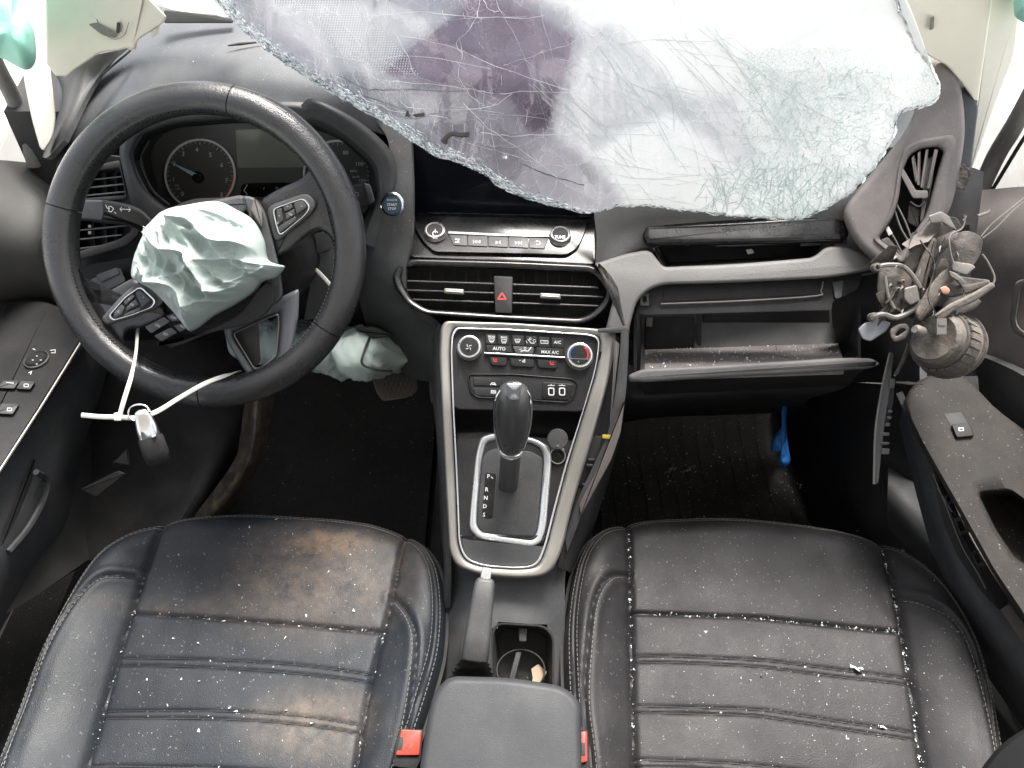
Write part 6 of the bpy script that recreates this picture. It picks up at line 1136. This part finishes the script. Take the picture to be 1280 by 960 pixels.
# crumbled edge
ew, ed, eg = MB(), MB(), MB()
for i in range(9000):
    k_ = RNG.uniform(0, N1 - 1.01); i0 = int(k_); p = BC[i0] * (1 - k_ + i0) + BC[i0 + 1] * (k_ - i0); x = p[0]
    tng = BC[min(i0 + 2, N1 - 1)] - BC[max(i0 - 2, 0)]; tng /= np.linalg.norm(tng) + 1e-9; nn = np.array([tng[1], -tng[0]])
    wdt = np.interp(x, [230, 300, 400, 520, 640, 720, 760, 1000, 1060], [15, 13, 13, 11, 11, 5, 2.2, 2.5, 3])
    if i0 > N1 * .80: wdt = 3
    if wdt < 4 and random.random() < .6: continue
    off = abs(RNG.normal(0, wdt * .5)) - 1.0
    if off > wdt * 1.5: continue
    q = p + nn * off; u_ = RNG.normal(0, 1, 3); c = GL(q[0], q[1], RNG.uniform(-3, 4)); tt_ = _V(q[0] + tng[0] * 3, q[1] + tng[1] * 3, 1) - _V(q[0], q[1], 1); tt_ /= np.linalg.norm(tt_)
    l = RNG.uniform(.0008, .0042); r_ = RNG.uniform(.0004, .0012); s3 = np.cross(tt_, u_); s3 /= np.linalg.norm(s3)
    v_ = [c - tt_ * l + s3 * r_, c + tt_ * l + s3 * r_ * .4 + u_ * .0006, c - s3 * r_, c + UP * r_ * .8]
    (ew if random.random() < .55 else (eg if random.random() < .55 else ed)).add(v_, [(0, 1, 2), (0, 3, 1), (1, 3, 2), (0, 2, 3)])
obj('crumbled_edge', ew, M['crackw'], wd, kind='stuff', flat=True); obj('crumbled_edge', eg, M['smoke'], wd, kind='stuff', flat=True); obj('crumbled_edge', ed, M['crackd'], wd, kind='stuff', flat=True)
# printed dot matrix of the windshield border
b = MB()
for j in range(34):
    for i in range(52):
        x, y = 340 + i * 3.4 + (j % 2) * 1.7 + j * 1.1, -4 + j * 3.1
        if inpoly(x, y, [(318, -6), (440, -6), (452, 12), (500, 60), (525, 95), (470, 88), (425, 66), (395, 40), (372, 12), (335, 6)]) : b.add([GLm(x + 0.85 * math.cos(a), y + 0.85 * math.sin(a), 1.4) for a in np.linspace(0, 6.28, 7)[:6]], [(0, 1, 2, 3, 4, 5)])
obj('dot_print', b, M['smoke'], wd, kind='stuff', flat=True)
b = MB(); b.tube([GLm(*q, 2.5) for q in cr([(555, 178), (558, 172), (566, 167), (576, 169), (586, 168)], 4)], [.0045, .0042, .0035, .003, .003, .003, .003, .003, .003, .003, .003, .003, .003, .003, .003, .003, .0032], 8, .6); obj('rubber_scrap', b, M['wreckd'], label='small curled black rubber scrap stuck on the windshield above the screen', cat='scrap')
b = MB(); b.slab(rp([(506, 146), (509, 137), (513, 146)], 1), GLm, th=2, bev=.5, h=2); b.slab(rp([(515, 143), (530, 141), (531, 145), (520, 147)], 1), GLm, th=2, bev=.5, h=2); obj('rubber_scrap', b, M['wreckd'], label='two tiny dark scraps on the windshield left of the curled one', cat='scrap')
# dirty crystalline film and dark cowl at the far left
b = MB(); b.patch([[(170, -30, .98), (240, -30, .95), (300, -30, .93)], [(170, 0, 1.0), (235, 2, .96), (290, 14, .93)], [(180, 2, 1.0), (225, 14, .97), (285, 20, .93)]], th=.003, disp=lambda G: np.array([[.004 * noise.noise(Vector(p) * 60) for p in r] for r in G])); obj('glass_fold', b, M['crumb'], label='folded sheet of whitish shattered glass at the upper left edge', cat='broken glass')
b = MB(); b.slab(rp([(205, 12, 3), (232, 14, 6), (290, 19, 4), (292, 29, 3), (205, 29, 3)]), Depth(lambda x, y: 1.02), th=10, bev=2, h=0); obj('cowl_strip', b, M['deep'], label='dark cowl strip under the broken glass at the upper left', cat='cowl')
# ================================================================= BROKEN LAMP PIECES
wk = thing('broken_housing', 'shattered grey-brown plastic housing with arms jammed between dash and right door', 'broken housing', V(1170, 360, .86))
def wslab(pts, d, th, bev, mt, name, r=4, h=0, dome=0, f=None):
    b = MB(); b.slab(rp(pts, r), f or Depth(lambda x, y: d), th=th, bev=bev, h=h, dome=dome); return obj(name, b, mt, wk, angle=50)
wslab([(1098, 340), (1102, 332), (1132, 330), (1146, 345), (1152, 372), (1146, 390), (1122, 394), (1104, 388), (1096, 364)], .87, 14, 3, M['wreck'], 'mount_plate', 8)
b = MB(); DD = Depth(lambda x, y: .862); b.tube([DD(*q) for q in cr([(1097, 333), (1112, 331), (1128, 333), (1140, 344), (1150, 360)], 5)], .0028, 8); b.tube([DD(*q) for q in cr([(1090, 396), (1104, 393), (1120, 397), (1140, 388), (1150, 376)], 5)], .0032, 8); b.tube([DD(*q) for q in cr([(1106, 345), (1110, 370), (1118, 386)], 5)], .002, 8); obj('rib', b, M['wreckl'], wk)
for x, y, r_ in ((1096, 334, .005), (1092, 396, .005), (1122, 362, .003), (1132, 374, .0035), (1128, 352, .0025)):
    b = MB(); b.lathe(DD(x, y, 0), -FW, [(r_, -.006), (r_, .002), (r_ * .5, .003), (r_ * .45, -.002), (.0001, -.002)], 16); obj('screw_boss', b, M['wreck'], wk)
wslab([(1130, 360), (1146, 356), (1150, 376), (1138, 382), (1130, 374)], .855, 8, 2, M['wreckl'], 'bulb_base', 3)
wslab([(1128, 330), (1142, 300), (1160, 276), (1172, 270), (1180, 278), (1170, 300), (1152, 326), (1142, 344)], .872, 16, 4, M['wreck'], 'arm', 6)
wslab([(1140, 352), (1152, 320), (1166, 296), (1172, 300), (1166, 326), (1156, 362), (1146, 392), (1142, 386)], .862, 14, 4, M['wreckd'], 'arm', 5)
wslab([(1142, 392), (1158, 362), (1176, 340), (1192, 330), (1200, 340), (1184, 362), (1166, 386), (1150, 404)], .852, 14, 4, M['wreck'], 'arm', 6)
wslab([(1160, 270), (1176, 264), (1186, 270), (1196, 288), (1190, 287), (1178, 278), (1164, 280)], .862, 6, 1.5, M['wreckl'], 'shard_end', 2)
wslab([(1186, 300), (1192, 293), (1207, 288), (1222, 292), (1229, 300), (1226, 318), (1214, 336), (1200, 342), (1190, 336), (1190, 318)], .845, 4, 1, M['wreckd'], 'leaf_plate', 5, dome=4)
wslab([(1190, 326), (1214, 330), (1220, 334), (1208, 344), (1190, 338)], .842, 6, 1.5, M['wreckl'], 'plate_edge', 3)
wslab([(1186, 338), (1196, 342), (1209, 354), (1204, 355), (1188, 345)], .838, 4, 1, M['wreckl'], 'spike', 1.5)
wslab([(1176, 358), (1190, 352), (1208, 356), (1236, 350), (1240, 356), (1214, 366), (1192, 372), (1178, 370)], .846, 10, 3, M['wreckd'], 'lower_arm', 4)
wslab([(1166, 395), (1186, 380), (1216, 366), (1240, 352), (1245, 358), (1220, 376), (1194, 388), (1176, 402)], .838, 8, 3, M['wreck'], 'lower_arm', 4)
wslab([(1174, 360), (1182, 357), (1188, 362), (1186, 368), (1178, 368)], .836, 6, 2, mat('rusty_socket', (.30, .13, .07), .6, dust=.3), 'bulb_socket', 3)
wslab([(1072, 412), (1080, 404), (1100, 398), (1114, 404), (1108, 414), (1088, 427), (1078, 424)], .868, 8, 2, mat('pale_blue_tab', (.17, .175, .20), .4, dust=.25), 'pale_tab', 3)
b = MB(); b.frame(rp([(1112, 412), (1122, 405), (1134, 404), (1138, 412), (1132, 424), (1118, 428), (1113, 422)], 4), rp([(1120, 416), (1126, 411), (1131, 411), (1132, 413), (1127, 417), (1122, 420), (1119, 420)], 2), Depth(lambda x, y: .862), th=8, h=0, crown=1.5); obj('eyelet', b, M['wreck'], wk)
b = MB(); DQ = Depth(lambda x, y: .84)
for pts, r_ in (([(1226, 296), (1240, 280), (1262, 262), (1290, 240)], .0009), ([(1228, 298), (1246, 284), (1268, 262), (1292, 244)], .0008), ([(1186, 300), (1190, 292), (1202, 286), (1206, 276), (1205, 268)], .0009), ([(1228, 318), (1236, 330), (1243, 350), (1230, 366), (1200, 384), (1170, 396)], .0012), ([(1186, 300), (1188, 316), (1192, 330)], .0012), ([(1222, 270), (1234, 266), (1238, 263)], .0018), ([(1204, 276), (1208, 270)], .001)): b.tube([DQ(*q) for q in cr(pts, 6)], r_, 6)
obj('white_strap', b, M['wreckl'], wk)
b = MB()
for i in range(14): x, y = random.uniform(1110, 1200), random.uniform(300, 395); b.add([DQ(x, y), DQ(x + random.uniform(1, 4), y + random.uniform(-4, 4)), DQ(x + random.uniform(-3, 3), y + random.uniform(3, 8), 4), DQ(x + 2, y + 2, -6)], [(0, 1, 2), (0, 3, 1), (1, 3, 2), (0, 2, 3)])
obj('splinters', b, M['wreckl'], wk, kind='stuff', flat=True)
for q_, d_ in (([(1138, 304), (1166, 268), (1196, 272), (1212, 300), (1197, 322), (1202, 340), (1172, 372), (1160, 366), (1148, 394), (1134, 372), (1150, 330)], .888), ([(1174, 338), (1204, 346), (1238, 350), (1232, 366), (1216, 378), (1180, 400), (1158, 406), (1164, 372)], .88), ([(1098, 336), (1146, 328), (1158, 372), (1140, 398), (1122, 392), (1098, 394), (1102, 362)], .888)):
    b = MB(); b.slab(rp(q_, 3), Depth(lambda x, y, d_=d_: d_ + .004 * math.sin(x * .13 + y * .07) + .003 * math.sin(y * .21)), th=4, bev=1); obj('torn_sheet', b, M['wreckd'], wk, angle=40)
for i in range(24):                     # torn plates of the smashed housing
    cx_, cy_ = random.uniform(1106, 1212), random.uniform(292, 400); dd = random.uniform(.862, .90); a0 = random.uniform(-1.2, -.3); l, w_ = random.uniform(14, 40), random.uniform(7, 18)
    q = [(cx_ + l * t * math.cos(a0) - w_ * u * math.sin(a0) + random.gauss(0, 1.6), cy_ + l * t * math.sin(a0) + w_ * u * math.cos(a0) + random.gauss(0, 1.6)) for t, u in ((-.5, -.4), (0, -.5), (.4, -.45), (.55, .1), (.3, .5), (-.2, .4), (-.5, .3))]
    s1, s2 = random.gauss(0, .0009), random.gauss(0, .0009)
    b = MB(); b.slab(rp(q, 2), Depth(lambda x, y, dd=dd, cx_=cx_, cy_=cy_, s1=s1, s2=s2: dd + s1 * (x - cx_) + s2 * (y - cy_)), th=random.uniform(2, 7), bev=.8, k=2); obj('torn_plate', b, M[random.choice(['wreck', 'wreckd', 'wreckd', 'wreckd'])], wk, angle=40)
b = MB()
for pts in ([(1150, 300), (1168, 330), (1160, 370), (1172, 396)], [(1190, 345), (1205, 365), (1190, 395)]): b.tube([DQ(*q, random.uniform(-6, 0)) for q in cr(pts, 6)], .0009, 6)
obj('wiring', b, M['wreckd'], wk)
# round ribbed cap
rc = thing('ribbed_cap', 'round ribbed dusty plastic cap hanging under the broken housing', 'plastic cap', V(1175, 430, .86))
ca_ = -FW * .50 - RT * .80 + UP * .22; ca_ /= np.linalg.norm(ca_); cc = V(1184, 430, .868)
b = MB(); b.lathe(cc, ca_, [(.024, -.026), (.033, -.024), (.0375, -.016), (.0385, -.006), (.036, -.004), (.035, .006), (.0325, .018), (.030, .028), (.026, .031), (.022, .030), (.0001, .027)], 48); obj('cap_body', b, M['wreck'], rc)
u_ = np.cross(ca_, (.1, .2, 1.)); u_ /= np.linalg.norm(u_); v2 = np.cross(ca_, u_)
for i in range(24):
    a = i * 2 * math.pi / 24; e = math.cos(a) * u_ + math.sin(a) * v2; b = MB(); b.box(cc + e * .0362 + ca_ * .006 - e * .0012, e * .0012, np.cross(ca_, e) * .0034, ca_ * .0095); obj('grip_rib', b, M['wreck'], rc, flat=True)
b = MB(); b.lathe(cc, ca_, [(.0385, -.008), (.0402, -.0075), (.0402, -.0055), (.0385, -.005)], 48); b.lathe(cc, ca_, [(.0325, .018), (.0345, .0185), (.0338, .0205), (.0315, .021)], 48); obj('rim_ring', b, M['wreckd'], rc)
b = MB(); e = _V(1176, 408, .835); b.box(e, RT * .0055, UP * .009, FW * .002); b.box(e + UP * .002 - FW * .002, RT * .004, UP * .0012, FW * .0008); obj('clip', b, M['wreckl'], rc, flat=True)
b = MB(); b.lathe(V(1148, 414, .85), ca_, [(.007, -.006), (.0065, .004), (.004, .008), (.0001, .008)], 16); obj('spigot', b, M['wreckl'], rc)
b = MB(); b.tube(cr([V(1136, 436, .89), V(1128, 452, .90), V(1120, 468, .90)], 4), .002, 6); obj('hook', b, M['wreckd'], rc)
# hanging strip
hs_ = thing('hanging_trim', 'narrow torn black trim strip hanging upright beside the glove box', 'trim strip', V(1100, 600, .93))
HS = Depth(lambda x, y: interp([430, 610], [.905, .925])(y))
b = MB(); b.slab(rp([(1112, 440, 2), (1117, 442, 2), (1113, 480, 10), (1106, 530, 10), (1101, 570, 8), (1098, 604, 3), (1093, 606, 2), (1093, 570, 8), (1095, 535, 10), (1103, 485, 10)]), HS, th=10, bev=1.2, h=0); obj('strip', b, M['dash'], hs_)
b = MB(); b.slab(rp([(1108, 470, 3), (1118, 474, 3), (1117, 500, 4), (1110, 530, 4), (1104, 532, 3)]), HS, th=6, bev=1, h=-6); obj('flange', b, M['black'], hs_)
for x, y, w_, h_ in ((1112, 473, 7, 12), (1110, 512, 6, 4), (1109, 520, 6, 4), (1107, 528, 6, 5), (1100, 540, 12, 5), (1101, 552, 11, 4), (1102, 560, 10, 8)): b = MB(); b.slab(rp([(x, y), (x + w_, y + 1), (x + w_ - 1, y + h_), (x - 1, y + h_)], 1), HS, th=5, bev=.7, h=1); obj('clip', b, M['dash'], hs_)
b = MB(); b.tube(cr([_V(1120, 478, .93), _V(1136, 479, .92), _V(1154, 480, .915)], 3), [.0012, .0014, .0018, .0022, .0016, .0013, .001], 6); b.tube(cr([_V(1135, 430, .90), _V(1128, 450, .905), _V(1118, 470, .91)], 3), .0015, 6); obj('wire', b, M['seal'], hs_)
b = MB(); b.tube([HS(*q, 1.5) for q in cr([(1112, 441), (1102, 486), (1094, 540), (1092, 605)], 6)], .0012, 5); obj('worn_edge', b, M['wreckl'], hs_)
# blue cloth and footwell litter
b = MB(); Bp = Depth(lambda x, y: 1.36)
oc = [(980, 502), (984, 502), (983, 530), (985, 555), (988, 575), (984, 583), (976, 583), (972, 574), (974, 565), (964, 564), (964, 552), (972, 540), (979, 528)]
O2 = np.array(cr(oc, 5, True)); cbl = np.array([977., 555.]); rr = []
for t in np.linspace(1, .05, 12): rr.append([Bp(x, y, 14 * math.sqrt(1 - t * t) + 5 * noise.noise((x * .25, y * .12, 0))) for x, y in cbl + (O2 - cbl) * np.array([t, .25 * t + .75])])
b.rings([[Bp(x, y, -3) for x, y in O2]] + rr); obj('blue_cloth', b, M['blue'], label='bright blue twisted cloth strip hanging in the passenger footwell', cat='cloth', angle=180)
b = MB(); bl = MB()
def fl_(x, y): return (x, y, .014 + max(0, (y - .98)) ** 1.4 * 1.6 if y < 1.16 else .05)
for i in range(260):
    px, py = (random.gauss(860, 70), random.gauss(600, 28)) if i < 190 else (random.uniform(960, 1020), random.gauss(615, 12)); r_ = ray(px, py); d = (.012 - CAMZ) / r_[2]; p = CAM + r_ * d
    if p[1] < 1.14: b.chunk((p[0], p[1], fl_(p[0], p[1])[2] + .002), random.choice([.0009, .0013, .002, .0032]))
for i in range(120):
    px, py = random.uniform(330, 545), random.uniform(510, 632); r_ = ray(px, py); p = CAM + r_ * ((.012 - CAMZ) / r_[2])
    if p[1] < 1.16: bl.chunk((p[0], p[1], fl_(p[0], p[1])[2] + .002), random.choice([.0008, .0011, .0018]))
obj('glass_fragments', b, M['crumb'], label='glass crumbs and grit on the passenger footwell mat', cat='broken glass', kind='stuff', flat=True)
obj('glass_fragments', bl, M['crumb'], label='sparse glass crumbs on the driver footwell mat', cat='broken glass', kind='stuff', flat=True)
b = MB()
for i in range(7): x, y = 830 + i * 6 + random.uniform(-3, 3), 586 + random.uniform(-4, 4); d = dz(x, y, .016); b.add([_V(x, y, d), _V(x + 7, y - 2, d - .004), _V(x + 5, y + 3, d)], [(0, 1, 2)])
obj('paper_scrap', b, mat('brown_paper', (.22, .17, .13), .8), label='torn brownish scraps on the passenger footwell mat', cat='paper', kind='stuff')
# crumbs on the dash and the open glove box door
def on_sheet(Gs, n_, fr0=0, fr1=1, cf0=0, cf1=1, sz=(.0007, .001, .0014)):
    b = MB(); nr, nc = Gs.shape[:2]
    for _ in range(n_):
        i, j = random.uniform(fr0, fr1) * (nr - 1.01), random.uniform(cf0, cf1) * (nc - 1.01); i0, j0 = int(i), int(j); p = Gs[i0, j0] * (1 - i + i0) + Gs[i0 + 1, j0] * (i - i0); p = p + (Gs[i0, j0 + 1] - Gs[i0, j0]) * (j - j0); b.chunk(p + np.array([0, 0, .001]), random.choice(sz))
    return b
obj('glass_fragments', on_sheet(inner, 330, sz=(.0008, .0012, .0018)), M['crumb'], label='glass crumbs along the top of the open glove box door', cat='broken glass', kind='stuff', flat=True)
tb = MB(); dep = bpy.context.evaluated_depsgraph_get()

from mathutils.bvhtree import BVHTree
def drop(ob, n_, rect, sz, label):
    me = ob.data; off = np.array(ob['_w']); vv = [Vector(np.array(v.co) + off) for v in me.vertices]; bv = BVHTree.FromPolygons(vv, [tuple(p.vertices) for p in me.polygons]); b = MB()
    for _ in range(n_):
        px, py = random.uniform(rect[0], rect[2]), random.uniform(rect[1], rect[3]); hit = bv.ray_cast(Vector(CAM), Vector(ray(px, py)).normalized())
        if hit[0] is not None: b.chunk(np.array(hit[0]) + np.array(hit[1]) * .0004, random.choice(sz))
    if b.v: obj('glass_fragments', b, M['crumb'], label=label, cat='broken glass', kind='stuff', flat=True)
drop(top, 420, (120, 20, 500, 160), (.0005, .0008, .0012), 'fine glass crumbs on the dash top behind the steering wheel')
drop(cs, 260, (484, 168, 516, 300), (.0005, .0008, .001), 'fine glass crumbs beside the start button')
